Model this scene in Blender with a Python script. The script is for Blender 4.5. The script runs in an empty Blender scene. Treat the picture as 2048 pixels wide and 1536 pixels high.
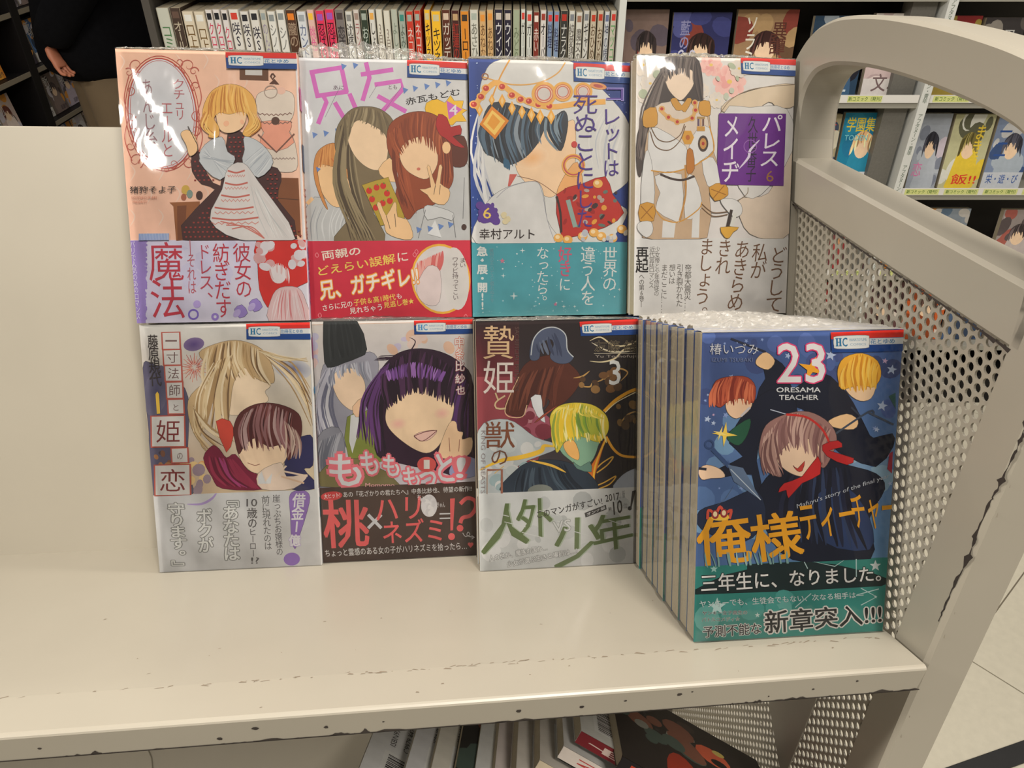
import bpy, bmesh, math, random
from math import sin, cos, tan, pi, radians as RD
from mathutils import Vector, Matrix
from mathutils.geometry import tessellate_polygon

# settings
AMB = .18
CREAM = (.345, .315, .255)
TILEA = 42
PERY = 2.9
LAMPS = [(.62, -.55, 2.75, 1.0, .12, 38, -.9), (-.70, -1.38, 2.75, .10, .5, 14), (-1.9, .0, 2.3, 1.2, .15, 52), (.15, .15, 2.75, 1.2, .15, 14), (1.7, 1.0, 2.75, 1.2, .15, 16), (0, 1.2, 2.75, 1.2, .15, 10), (-1.4, 3.0, 2.75, 1.2, .15, 16), (1.2, 3.0, 2.75, 1.2, .15, 8)]  # low left lamp is an added fill, brightening the rail's inner face
def _lb():
    px = [(1246, 1513, 'dark-backed comic with an orange disc, at the right end of the lower shelf', (40, 34, 32), ('黒', (30, 26, 26), (170, 60, 40))), (1163, 1462, 'white comic back with two grey barcodes, rightmost on the lower shelf', (196, 196, 190), ('血族', (110, 30, 36), (190, 170, 160))), (1128, 1492, 'white comic with a black and red lettered spine on the lower shelf', (190, 188, 184), ('ＮＰ文人', (200, 190, 180), (170, 50, 50))),
          (1080, 1520, 'beige-spined comic leaning left of the red-lettered spine', (186, 180, 170), ('エマーリン', (190, 176, 150), (90, 70, 60))), (1032, 1545, 'white comic with a golden spine, fourth from the right on the lower shelf', (196, 190, 180), ('黄金', (190, 130, 60), (60, 50, 40))),
          (986, 1575, 'comic with an orange patch on its back cover, on the lower shelf', (200, 190, 184), ('橙', (206, 90, 50), (60, 50, 40))), (943, 1588, 'pale comic just right of the black gap on the lower shelf', (196, 196, 192), None),
          (903, 1580, 'dark comic forming the black gap on the lower shelf', (40, 38, 36), None), (852, 1580, 'cream comic back just left of the black gap', (200, 196, 184), None), (797, 1582, 'pale grey comic back, second from the left on the lower shelf', (196, 196, 196), None), (698, 1588, 'white comic back with printed lines, leftmost on the lower shelf', (200, 200, 198), None)]  # near-black comic paints in the shade of the gap between its neighbours
    return px
LOWBOOKS = _lb()
# ---------------------------------------------------------------- camera, light, exposure
scn = bpy.context.scene
COL = scn.collection
F = 1533.19                      # focal length in pixels of the 2048-wide frame
cam_d = bpy.data.cameras.new('camera'); cam = bpy.data.objects.new('camera', cam_d); COL.objects.link(cam)
cam_d.sensor_width = 36; cam_d.lens = F/2048*36; cam_d.clip_start = .02
cam.location = (0, 0, 1.4); cam.rotation_euler = (RD(55), 0, 0)
scn.camera = cam
CAMW = Matrix.Translation((0, 0, 1.4)) @ Matrix.Rotation(RD(55), 4, 'X')
scn.view_settings.view_transform = 'Standard'; scn.view_settings.look = 'None'
scn.view_settings.gamma = 1; scn.view_settings.use_curve_mapping = False
scn.view_settings.exposure = 0.16
scn.cycles.max_bounces = 8; scn.cycles.transparent_max_bounces = 24
scn.cycles.caustics_reflective = False; scn.cycles.caustics_refractive = False
w = bpy.data.worlds.new('shop_air'); scn.world = w; w.use_nodes = True
w.node_tree.nodes['Background'].inputs[0].default_value = (1, .93, .84, 1)
w.node_tree.nodes['Background'].inputs[1].default_value = AMB
def lamp(x, y, z, sx, sy, p, rz=0, c=(1, .935, .85)):
    d = bpy.data.lights.new('ceiling_and_fill_lamp', 'AREA'); d.shape = 'RECTANGLE'; d.size = sx; d.size_y = sy
    d.energy = p; d.color = c
    o = bpy.data.objects.new('ceiling_and_fill_lamp', d); COL.objects.link(o); o.location = (x, y, z); o.rotation_euler = (0, 0, rz)
    return o
for L in LAMPS: lamp(*L)

# cart frame -> world (the book truck's shelves lean back and it stands turned a little)
CC = Vector((0.18901975, -0.54524291, 0.20923105))
_y, _p, _r = 0.11705321, -0.14674669, -0.01016212
_f = Vector((sin(_y)*cos(_p), cos(_y)*cos(_p), sin(_p))); _ri = Vector((cos(_y), -sin(_y), 0)); _u = _ri.cross(_f)
_R = _ri*cos(_r)+_u*sin(_r); _U = _u*cos(_r)-_ri*sin(_r)
C2C = Matrix((( *_R, -_R.dot(CC)), (*_U, -_U.dot(CC)), (*(-_f), _f.dot(CC)), (0, 0, 0, 1)))
MC = CAMW @ C2C                   # cart -> world
MCI = MC.inverted()
WDOWN = (MCI.to_3x3() @ Vector((0, 0, -1))).normalized()
def proj(Pw):                     # world point -> pixel (used to lay flat print on covers)
    q = CAMW.inverted() @ Pw
    return (1024+F*q.x/-q.z, 768-F*q.y/-q.z)
def ray(px, py):
    return CAMW.to_3x3() @ Vector(((px-1024)/F, -(py-768)/F, -1))
def at(px, py, ax, val):          # point of the world on the plane axis = val
    d = ray(px, py); o = Vector((0, 0, 1.4)); return o + d*((val-o[ax])/d[ax])
def atc(px, py, ax, val):         # the same on a plane of the cart frame
    d = MCI.to_3x3() @ ray(px, py); return CC + d*((val-CC[ax])/d[ax])

# ---------------------------------------------------------------- materials
def lin(c): c = c/255; return c/12.92 if c <= .04045 else ((c+.055)/1.055)**2.4
GAIN = 1.08
def ink(r, g, b):
    c = [lin(v)*GAIN for v in (r, g, b)]; k = min(1, .88/max(c)); return tuple(max(.004, v*k) for v in c)
MATS = {}
def mat(name, col, rough=.5, noise=.0, nscale=40, bump=0, metal=0, spec=.5, chips=0, coat=0):
    if name in MATS: return MATS[name]
    m = bpy.data.materials.new(name); m.use_nodes = True; nt = m.node_tree; N = nt.nodes; Lk = nt.links
    b = N['Principled BSDF']; b.inputs['Roughness'].default_value = rough; b.inputs['Metallic'].default_value = metal
    b.inputs['Specular IOR Level'].default_value = spec; b.inputs['Coat Weight'].default_value = coat
    tc = N.new('ShaderNodeTexCoord'); nz = N.new('ShaderNodeTexNoise'); nz.inputs['Scale'].default_value = nscale
    nz.inputs['Detail'].default_value = 4; Lk.new(tc.outputs['Object'], nz.inputs['Vector'])
    mx = N.new('ShaderNodeMix'); mx.data_type = 'RGBA'
    mx.inputs[6].default_value = (*[v*(1-noise) for v in col], 1); mx.inputs[7].default_value = (*[min(1, v*(1+noise)) for v in col], 1)
    Lk.new(nz.outputs['Fac'], mx.inputs[0]); out = mx.outputs[2]
    if chips:
        n2 = N.new('ShaderNodeTexNoise'); n2.inputs['Scale'].default_value = 34; n2.inputs['Detail'].default_value = 5
        mp = N.new('ShaderNodeMapping'); mp.inputs['Scale'].default_value = (.55, 1, 1); Lk.new(tc.outputs['Object'], mp.inputs[0]); Lk.new(mp.outputs[0], n2.inputs['Vector'])
        rp = N.new('ShaderNodeValToRGB'); rp.color_ramp.elements[0].position = chips; rp.color_ramp.elements[1].position = chips+.012
        Lk.new(n2.outputs['Fac'], rp.inputs[0]); m2 = N.new('ShaderNodeMix'); m2.data_type = 'RGBA'
        m2.inputs[7].default_value = (.045, .035, .03, 1); Lk.new(rp.outputs[0], m2.inputs[0]); Lk.new(out, m2.inputs[6]); out = m2.outputs[2]
    Lk.new(out, b.inputs['Base Color'])
    if bump:
        bp = N.new('ShaderNodeBump'); bp.inputs['Strength'].default_value = bump; bp.inputs['Distance'].default_value = .001
        Lk.new(nz.outputs['Fac'], bp.inputs['Height']); Lk.new(bp.outputs[0], b.inputs['Normal'])
    MATS[name] = m; return m
def print_mat():
    m = bpy.data.materials.new('printed_ink'); m.use_nodes = True; nt = m.node_tree; N = nt.nodes; Lk = nt.links
    b = N['Principled BSDF']; a = N.new('ShaderNodeAttribute'); a.attribute_name = 'ink'
    nz = N.new('ShaderNodeTexNoise'); nz.inputs['Scale'].default_value = 90; nz.inputs['Detail'].default_value = 3
    tc = N.new('ShaderNodeTexCoord'); Lk.new(tc.outputs['Object'], nz.inputs['Vector'])
    mr = N.new('ShaderNodeMapRange'); mr.inputs['To Min'].default_value = .86; mr.inputs['To Max'].default_value = 1.1; Lk.new(nz.outputs['Fac'], mr.inputs[0])
    mx = N.new('ShaderNodeVectorMath'); mx.operation = 'SCALE'; Lk.new(a.outputs['Color'], mx.inputs[0]); Lk.new(mr.outputs[0], mx.inputs['Scale'])
    Lk.new(mx.outputs[0], b.inputs['Base Color']); b.inputs['Roughness'].default_value = .45; b.inputs['Specular IOR Level'].default_value = .3
    return m
PRINT = print_mat()
def film_mat(name, nscale, strength, gloss=.07, stretch=(1, 1, 1), milk=0):
    m = bpy.data.materials.new(name); m.use_nodes = True; nt = m.node_tree; N = nt.nodes; Lk = nt.links; N.clear()
    o = N.new('ShaderNodeOutputMaterial'); t = N.new('ShaderNodeBsdfTransparent'); g = N.new('ShaderNodeBsdfGlossy')
    g.inputs['Roughness'].default_value = gloss; mx = N.new('ShaderNodeMixShader'); fr = N.new('ShaderNodeFresnel'); fr.inputs['IOR'].default_value = 1.5
    tc = N.new('ShaderNodeTexCoord'); mp = N.new('ShaderNodeMapping'); mp.inputs['Scale'].default_value = stretch
    nz = N.new('ShaderNodeTexNoise'); nz.inputs['Scale'].default_value = nscale; nz.inputs['Detail'].default_value = 3; nz.inputs['Distortion'].default_value = .8
    bp = N.new('ShaderNodeBump'); bp.inputs['Strength'].default_value = strength; bp.inputs['Distance'].default_value = .002
    Lk.new(tc.outputs['Object'], mp.inputs[0]); Lk.new(mp.outputs[0], nz.inputs['Vector']); Lk.new(nz.outputs['Fac'], bp.inputs['Height'])
    Lk.new(bp.outputs[0], g.inputs['Normal']); Lk.new(bp.outputs[0], fr.inputs['Normal'])
    Lk.new(fr.outputs[0], mx.inputs[0]); Lk.new(t.outputs[0], mx.inputs[1]); Lk.new(g.outputs[0], mx.inputs[2]); last = mx.outputs[0]
    if milk:
        df = N.new('ShaderNodeBsdfDiffuse'); df.inputs[0].default_value = (.8, .78, .74, 1); m3 = N.new('ShaderNodeMixShader'); m3.inputs[0].default_value = milk
        Lk.new(bp.outputs[0], df.inputs['Normal']); Lk.new(last, m3.inputs[1]); Lk.new(df.outputs[0], m3.inputs[2]); last = m3.outputs[0]
    Lk.new(last, o.inputs[0])
    return m
FILM = film_mat('clear_shrink_film', 16, .5, .07, (1.6, 1, .7))
CRINKLE = film_mat('crumpled_film', 90, .8, .12, (1, 1, .6), .30)
CRINKLE2 = film_mat('gathered_clear_film', 110, .9, .1, (1, 1, .6), .10)

M_CART = mat('cream_painted_steel', CREAM, .33, .05, 14, .02, chips=.74)
M_LIP = mat('cream_painted_steel_worn', CREAM, .33, .05, 14, .02, chips=.665)
M_PERF = mat('cream_perforated_steel', CREAM, .4, .04, 14)
M_RUST = mat('bare_steel_chip', (.03, .022, .018), .7, .4, 300)
M_PAGE = mat('book_paper', ink(164, 153, 130), .8, .12, 500, .3)
M_WHITE = mat('white_card', ink(205, 203, 198), .5, .03)
M_SHELFW = mat('light_grey_shelf_paint', ink(140, 138, 128), .5, .06, 8)
M_DARK = mat('black_shelf_laminate', (.008, .007, .007), .5, .3, 12, spec=.2)
M_CASEGREY = mat('grey_case_back', ink(62, 58, 52), .7, .1)  # even dark grey for the bookcase's back and side
M_FLOOR = mat('speckled_floor_tile', ink(192, 186, 168), .3, .10, 60)
M_JOINT = mat('tile_joint', ink(120, 112, 96), .8, .1)
M_JACKET = mat('black_cloth', (.005, .005, .006), .95, .3, 60, .5, spec=.05)
M_TROUS = mat('khaki_cloth', ink(104, 88, 66), .9, .12, 20, .5)
M_SKIN = mat('skin', ink(178, 112, 84), .55, .05)
M_HAIR = mat('black_hair', (.01, .008, .007), .5, .3)
M_RUBBER = mat('black_rubber', (.012, .012, .012), .6, .3)
M_WALL = mat('shop_wall', ink(150, 142, 128), .8, .03)

# ---------------------------------------------------------------- object helpers
def link(name, me, m=None, parent=None, mw=None):
    o = bpy.data.objects.new(name, me); COL.objects.link(o)
    if m: me.materials.append(m)
    if parent: o.parent = parent
    if mw is not None: o.matrix_world = mw
    return o
def thing(name, label, cat, group=None, mw=None):
    o = bpy.data.objects.new(name, None); COL.objects.link(o); o.empty_display_size = .02
    o['label'] = label; o['category'] = cat
    if group: o['group'] = group
    if mw is not None: o.matrix_world = mw
    return o
class MB:
    def __init__(s): s.v = []; s.f = []; s.c = []
    def add(s, vs, fs, c=None):
        n = len(s.v); s.v += [tuple(v) for v in vs]; s.f += [tuple(i+n for i in f) for f in fs]
        if c is not None: s.c += [c]*len(vs) if not isinstance(c, list) else c
    def box(s, x0, y0, z0, x1, y1, z1, c=None):
        s.add([(x0,y0,z0),(x1,y0,z0),(x1,y1,z0),(x0,y1,z0),(x0,y0,z1),(x1,y0,z1),(x1,y1,z1),(x0,y1,z1)],
              [(0,3,2,1),(4,5,6,7),(0,1,5,4),(1,2,6,5),(2,3,7,6),(3,0,4,7)], c)
    def prism(s, pts, fn, a, b, c=None):      # outline pts (ccw) swept from a to b; fn(p, t) -> 3-D point
        n = len(pts); vs = [fn(p, a) for p in pts]+[fn(p, b) for p in pts]
        fs = [tuple(reversed(range(n))), tuple(range(n, 2*n))]+[(i, (i+1) % n, n+(i+1) % n, n+i) for i in range(n)]
        s.add(vs, fs, c)
    def mesh(s, name, smooth=False, bevel=0):
        me = bpy.data.meshes.new(name); me.from_pydata(s.v, [], s.f)
        if s.c:
            a = me.color_attributes.new('ink', 'FLOAT_COLOR', 'POINT')
            a.data.foreach_set('color', [x for c in s.c for x in (*c[:3], 1)])
        me.validate(); me.update()
        if bevel or True:
            bm = bmesh.new(); bm.from_mesh(me)
            if bevel:
                bmesh.ops.recalc_face_normals(bm, faces=bm.faces)
                bmesh.ops.bevel(bm, geom=[e for e in bm.edges if e.is_manifold and e.calc_face_angle(0) > .5], offset=bevel, segments=2, affect='EDGES', profile=.5)
                bm.to_mesh(me)
            bm.free()
        if smooth: me.polygons.foreach_set('use_smooth', [True]*len(me.polygons))
        return me
    def build(s, name, m, parent=None, mw=None, smooth=False, bevel=0):
        return link(name, s.mesh(name, smooth, bevel), m, parent, mw)

# ---------------------------------------------------------------- flat print: lettering and artwork as thin coloured shapes
_g = {}
def glyph(s, bold=0.0):
    k = (s, bold)
    if k in _g: return _g[k]
    cu = bpy.data.curves.new('g', 'FONT'); cu.body = s; cu.size = 1; cu.offset = bold; cu.resolution_u = 2; cu.fill_mode = 'FRONT'
    o = bpy.data.objects.new('g', cu)
    me = o.to_mesh()
    me.calc_loop_triangles()
    r = ([(v.co.x, v.co.y) for v in me.vertices], [tuple(t.vertices) for t in me.loop_triangles])
    o.to_mesh_clear(); bpy.data.objects.remove(o); bpy.data.curves.remove(cu)
    _g[k] = r; return r
def bbox(vs): xs = [v[0] for v in vs]; ys = [v[1] for v in vs]; return min(xs), min(ys), max(xs), max(ys)
_kb = None
def homog(src, dst):             # 4-point homography, pure python
    A = []; B = []
    for (x, y), (X, Y) in zip(src, dst):
        A.append([x, y, 1, 0, 0, 0, -X*x, -X*y]); B.append(X)
        A.append([0, 0, 0, x, y, 1, -Y*x, -Y*y]); B.append(Y)
    n = 8
    for i in range(n):
        p = max(range(i, n), key=lambda r: abs(A[r][i])); A[i], A[p] = A[p], A[i]; B[i], B[p] = B[p], B[i]
        for r in range(n):
            if r != i:
                k = A[r][i]/A[i][i]
                for c in range(i, n): A[r][c] -= k*A[i][c]
                B[r] -= k*B[i]
    h = [B[i]/A[i][i] for i in range(n)]
    def f(x, y):
        d = h[6]*x+h[7]*y+1; return ((h[0]*x+h[1]*y+h[2])/d, (h[3]*x+h[4]*y+h[5])/d)
    return f
def crspline(P, n=6, closed=True):
    m = len(P); out = []
    rng = range(m) if closed else range(m-1)
    for i in rng:
        g = (lambda k: P[k % m]) if closed else (lambda k: P[min(max(k, 0), m-1)])
        p0, p1, p2, p3 = g(i-1), g(i), g(i+1), g(i+2)
        for j in range(n):
            t = j/n
            out.append(tuple(.5*(2*p1[k]+(p2[k]-p0[k])*t+(2*p0[k]-5*p1[k]+4*p2[k]-p3[k])*t*t+(3*p1[k]-p0[k]-3*p2[k]+p3[k])*t**3) for k in (0, 1)))
    if not closed: out.append(tuple(P[-1]))
    return out
class Art:
    """coloured flat shapes on a cover of w x h metres; quad = the cover's TL, TR, BR, BL in any 2-D drawing units"""
    DZ = 4e-6
    def __init__(s, quad, w, h, org=(0, 0), sc=1, seed=1):
        s.o = org; s.s = sc; s.w = w; s.h = h; s.k = 0; s.mb = MB(); s.rnd = random.Random(seed)
        s.H = homog(quad, [(0, h), (w, h), (w, 0), (0, 0)]); s.z0 = 0; s.d = 0; s.fine = False; s.ol = 0
    def m(s, p): return s.H(s.o[0]+p[0]*s.s, s.o[1]+p[1]*s.s)
    def emit(s, pts, tris, cols, raw=False):
        s.k += 1; s.d += s.DZ*(.2 if s.fine else 1); y = -s.d
        q = pts if raw else [s.m(p) for p in pts]
        W, H = s.w, s.h; one = not isinstance(cols, list)
        for t in tris:
            P = [(q[i][0], q[i][1], *(cols if one else cols[i])) for i in t]
            if any(p[0] < 0 or p[0] > W or p[1] < s.z0 or p[1] > H for p in P):
                for ax, lim, sg in ((0, 0, 1), (0, W, -1), (1, s.z0, 1), (1, H, -1)):
                    o = []
                    for i in range(len(P)):
                        a, b = P[i-1], P[i]; da = sg*(a[ax]-lim); db = sg*(b[ax]-lim)
                        if (da >= 0) != (db >= 0):
                            k = da/(da-db); o.append(tuple(a[j]+(b[j]-a[j])*k for j in range(5)))
                        if db >= 0: o.append(b)
                    P = o
                    if len(P) < 3: break
                if len(P) < 3: continue
            A = sum(P[i-1][0]*P[i][1]-P[i][0]*P[i-1][1] for i in range(len(P)))
            if abs(A) < 1e-13: continue
            if A < 0: P = P[::-1]
            s.mb.add([(p[0], y, p[1]) for p in P], [tuple(range(len(P)))], [p[2:5] for p in P])
    def poly(s, pts, col, smooth=0):
        if smooth: pts = crspline(pts, smooth)
        tr = tessellate_polygon([[Vector((p[0], p[1], 0)) for p in pts]])
        s.emit(pts, tr, ink(*col))
        if smooth > 1 and s.ol: s.line(pts+pts[:1], s.ol, tuple(int(v*.5) for v in col))
    def rect(s, x0, y0, x1, y1, col): s.poly([(x0, y0), (x1, y0), (x1, y1), (x0, y1)], col)
    def ell(s, x, y, rx, ry, col, rot=0, n=18, rim=None):
        c, d = cos(RD(rot)), sin(RD(rot))
        pts = [(x, y)]+[(x+rx*cos(2*pi*i/n)*c-ry*sin(2*pi*i/n)*d, y+rx*cos(2*pi*i/n)*d+ry*sin(2*pi*i/n)*c) for i in range(n)]
        a = ink(*col); b = ink(*rim) if rim else a
        s.emit(pts, [(0, 1+i, 1+(i+1) % n) for i in range(n)], [a]+[b]*n)
    def line(s, pts, wd, col, taper=False, smooth=0):
        if smooth: pts = crspline(pts, smooth, False)
        n = len(pts); L = []; Rr = []
        for i, p in enumerate(pts):
            a = pts[max(i-1, 0)]; b = pts[min(i+1, n-1)]; dx, dy = b[0]-a[0], b[1]-a[1]; l = math.hypot(dx, dy) or 1
            t = i/(n-1); h = wd/2*((1-t)**.7*.95+.05 if taper == 1 else (math.sin(pi*min(max(t, .02), .98))**.6 if taper == 2 else 1))
            L.append((p[0]-dy/l*h, p[1]+dx/l*h)); Rr.append((p[0]+dy/l*h, p[1]-dx/l*h))
        tr = []
        for i in range(n-1): tr += [(i, i+1, n+i), (i+1, n+i+1, n+i)]
        s.emit(L+Rr, tr, ink(*col))
    def ring(s, x, y, r, wd, col, ry=None, n=24):
        s.line([(x+r*cos(2*pi*i/n), y+(ry or r)*sin(2*pi*i/n)) for i in range(n+1)], wd, col)
    def grad(s, x0, y0, x1, y1, ctl, ctr, cbr, cbl, n=8):
        pts = []; cols = []; C = [ink(*c) for c in (ctl, ctr, cbr, cbl)]
        for j in range(n+1):
            for i in range(n+1):
                u, v = i/n, j/n; pts.append((x0+(x1-x0)*u, y0+(y1-y0)*v))
                cols.append(tuple((C[0][k]*(1-u)+C[1][k]*u)*(1-v)+(C[3][k]*(1-u)+C[2][k]*u)*v for k in range(3)))
        tr = []
        for j in range(n):
            for i in range(n):
                a = j*(n+1)+i; tr += [(a, a+1, a+n+2), (a, a+n+2, a+n+1)]
        s.emit(pts, tr, cols)
    def locks(s, A, B, n, wd, cols, bend=0, jit=0):   # n tapered strokes running from curve A to curve B
        A = crspline(A, 8, False) if len(A) > 2 else A; B = crspline(B, 8, False) if len(B) > 2 else B
        def pick(C, t): x = t*(len(C)-1); i = min(int(x), len(C)-2); k = x-i; return (C[i][0]*(1-k)+C[i+1][0]*k, C[i][1]*(1-k)+C[i+1][1]*k)
        R = s.rnd; s.fine = True; s.d += s.DZ
        for i in range(n):
            t = (i+R.random()*.8)/n; a = pick(A, min(t, 1)); b = pick(B, min(max(t+R.uniform(-.04, .04), 0), 1))
            b = (b[0]+R.uniform(-jit, jit), b[1]+R.uniform(-jit, jit)); dx, dy = b[0]-a[0], b[1]-a[1]
            bd = bend*(1 if isinstance(bend, (int, float)) else 1)+R.uniform(-.06, .06)
            m = ((a[0]+b[0])/2-dy*bd, (a[1]+b[1])/2+dx*bd)
            s.line([a, m, b], wd*R.uniform(.5, 1.2), R.choice(cols), 2, 5)
        s.fine = False
    def spots(s, x0, y0, x1, y1, n, r0, r1, cols, rim=None, flat=1):
        R = s.rnd; s.fine = True; s.d += s.DZ
        for _ in range(n):
            r = R.uniform(r0, r1); s.ell(R.uniform(x0, x1), R.uniform(y0, y1), r, r*R.uniform(.6, 1)*flat, R.choice(cols), R.uniform(0, 180), 12, rim)
        s.fine = False
    def star(s, x, y, r, col, n=5, inner=.42, rot=0):
        s.poly([(x+(r if i % 2 == 0 else r*inner)*sin(pi*i/n+rot), y-(r if i % 2 == 0 else r*inner)*cos(pi*i/n+rot)) for i in range(2*n)], col)
    def text(s, st, q, col, bold=0.0, out=None, ob=.05, vert=False, keep=False):
        """q = (x0,y0,x1,y1) box or 4 corners TL,TR,BR,BL the lettering fills"""
        global _kb
        if len(q) == 4 and not isinstance(q[0], (tuple, list)): q = [(q[0], q[1]), (q[2], q[1]), (q[2], q[3]), (q[0], q[3])]
        def mp(u, v): return tuple((q[0][k]*(1-u)+q[1][k]*u)*(1-v)+(q[3][k]*(1-u)+q[2][k]*u)*v for k in (0, 1))
        if _kb is None: _kb = bbox(glyph('国')[0])
        bold = max(bold*.62, .004); passes = ([(ob+bold, out)] if out else [])+[(bold, col)]
        for bd0, cc in passes:
          n_ = 1 if bd0 < .006 else (4 if bd0 < .03 else 8); s.d += s.DZ
          for j_ in range(n_):
            ox, oy = (bd0*cos(2*pi*(j_+.5)/n_), bd0*sin(2*pi*(j_+.5)/n_)) if n_ > 1 else (0, 0); s.fine = j_ > 0; bd = 0
            if not vert:
                vs, tr = glyph(st)
                if not vs: continue
                x0, y0, x1, y1 = bbox(vs)
                s.emit([mp((v[0]+ox-x0)/(x1-x0), 1-(v[1]+oy-y0)/(y1-y0)) for v in vs], tr, ink(*cc))
            else:
                n = len(st); d0 = s.d; e = (_kb[2]-_kb[0])*1.06; cx = (_kb[0]+_kb[2])/2; cy = (_kb[1]+_kb[3])/2
                for i, ch in enumerate(st):
                    if ch == ' ': continue
                    vs, tr = glyph(ch)
                    if not vs: continue
                    vs = [(a+ox, b+oy) for a, b in vs]
                    w_ = [((v[0]-cx)/e, (v[1]-cy)/e) for v in vs]
                    if ch in '。、': w_ = [(a+.55, b+.5) for a, b in w_]
                    if ch in 'ょっゃゅぁェィャッ': w_ = [(a+.08, b+.08) for a, b in w_]
                    if ch in 'ー―…「」『』―': w_ = [(b, -a) for a, b in w_]
                    if ch.isascii():
                        bx = bbox(glyph(ch)[0]); mx = ((bx[0]+bx[2])/2-cx)/e; w_ = [(a-mx, b) for a, b in w_]
                    s.d = d0; s.emit([mp(.5+a, (i+.5-b)/n) for a, b in w_], tr, ink(*cc))
                s.d = d0+s.DZ*(.2 if s.fine else 1)
        s.fine = False
    def obj(s, name, parent, y=0):
        s.fine = False
        o = s.mb.build(name, PRINT, parent); o.location = (0, y, 0); return o
def logo(A, TL, TR, BR, BL, sub='花とゆめ', faded=False):
    """publisher's corner flash: red over white over blue, white tab with HC on its left"""
    def m(u, v): return tuple((TL[k]*(1-u)+TR[k]*u)*(1-v)+(BL[k]*(1-u)+BR[k]*u)*v for k in (0, 1))
    def r(u0, v0, u1, v1, c): A.poly([m(u0, v0), m(u1, v0), m(u1, v1), m(u0, v1)], c)
    r(0, 0, 1, 1, (18, 62, 128)); r(0, 0, 1, .34, (206, 40, 30)); r(.3, .36, 1.0, .66, (206, 208, 206))
    u0, u1, v0, v1 = .035, .525, .2, .82; a, b = .045, .15
    A.poly([m(u0+a, v0), m(u1-a, v0), m(u1, v0+b), m(u1, v1-b), m(u1-a, v1), m(u0+a, v1), m(u0, v1-b), m(u0, v0+b)], (212, 214, 210), 3)
    def q(x0, y0, x1, y1): return [m(x0, y0), m(x1, y0), m(x1, y1), m(x0, y1)]
    bl = (30, 110, 150) if not faded else (70, 140, 190)
    for x in (.068, .113): A.poly(q(x, .3, x+.024, .7), bl)
    for x in (.060, .105):
        for y in (.3, .66): A.poly(q(x, y, x+.040, y+.04), bl)
    A.poly(q(.09, .48, .115, .52), bl)
    A.text('C', q(.155, .29, .222, .71), bl, .03)
    A.text('HANATOYUME', q(.25, .33, .49, .47), (110, 150, 175)); A.text('COMICS', q(.26, .57, .48, .68), (120, 155, 180))
    A.text(sub, q(.54, .39, .88, .63), (40, 110, 160), .015)
# ---------------------------------------------------------------- the room
def struct(o): o['kind'] = 'structure'; return o
mb = MB(); mb.box(-4.2, -3, -.06, 4.2, 6.2, -.004); FLOORB = struct(mb.build('floor', M_JOINT))
TS = .45; a0 = at(1927, 1312, 2, 0); tm = {}
# tile grid turned about 42 degrees to the aisle, as the joints in the photograph run
GA = RD(TILEA); tiles = []
for i in range(-9, 12):
    for j in range(-9, 12):
        x = a0.x+cos(GA)*(i+.5)*TS-sin(GA)*(j+.5)*TS; y = a0.y+sin(GA)*(i+.5)*TS+cos(GA)*(j+.5)*TS
        if -1.6 < x < 3.4 and -.9 < y < 3.3: tiles.append((x, y))
tiles.sort(key=lambda p: (p[0]-.9)**2+(p[1]-.9)**2)
tb = MB(); tb.box(-TS/2+.0015, -TS/2+.0015, -.004, TS/2-.0015, TS/2-.0015, 0); tme = tb.mesh('tile'); tme.materials.append(M_FLOOR)
for k, (x, y) in enumerate(tiles[:200]):
    o = link('tile', tme, None, FLOORB); o.location = (x, y, 0); o.rotation_euler = (0, 0, GA)
mb = MB(); mb.box(-4.2, 6.2, 0, 4.2, 6.3, 3.0); struct(mb.build('wall_back', M_WALL))

# ---------------------------------------------------------------- the book truck
base = Vector((.2, -.05, 0))+WDOWN*1.0
TR = thing('book_cart', 'cream painted steel book truck with slanted shelves and chipped edges', 'book cart', mw=MC @ Matrix.Translation(base))
def part(b, name, m, **k):
    o = b.build(name, m, TR, **k); o.location = -base; return o
XL, XR = -.45, .452
YB = .0517
# shelf: flat bed, crease, gently falling nose and a folded lip, one bent sheet
prof = [(YB+.002, 0), (-.160, 0), (-.175, -.0008), (-.1893, -.0016), (-.1905, -.0021), (-.1912, -.0030), (-.1913, -.0040), (-.1838, -.0196), (-.1826, -.0190), (-.1892, -.0050), (-.187, -.0046), (YB+.002, -.0030)]
mb = MB(); n = 40
vs = []
for i in range(n+1):
    x = XL+(XR-XL)*i/n; vs += [(x, p[0], p[1]) for p in prof]
np_ = len(prof); fs = [(i*np_+j, (i+1)*np_+j, (i+1)*np_+(j+1) % np_, i*np_+(j+1) % np_) for i in range(n) for j in range(np_)]
fs += [tuple(range(np_))[::-1], tuple(n*np_+j for j in range(np_))]
mb.add(vs, fs); part(mb, 'shelf', M_CART)
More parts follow.
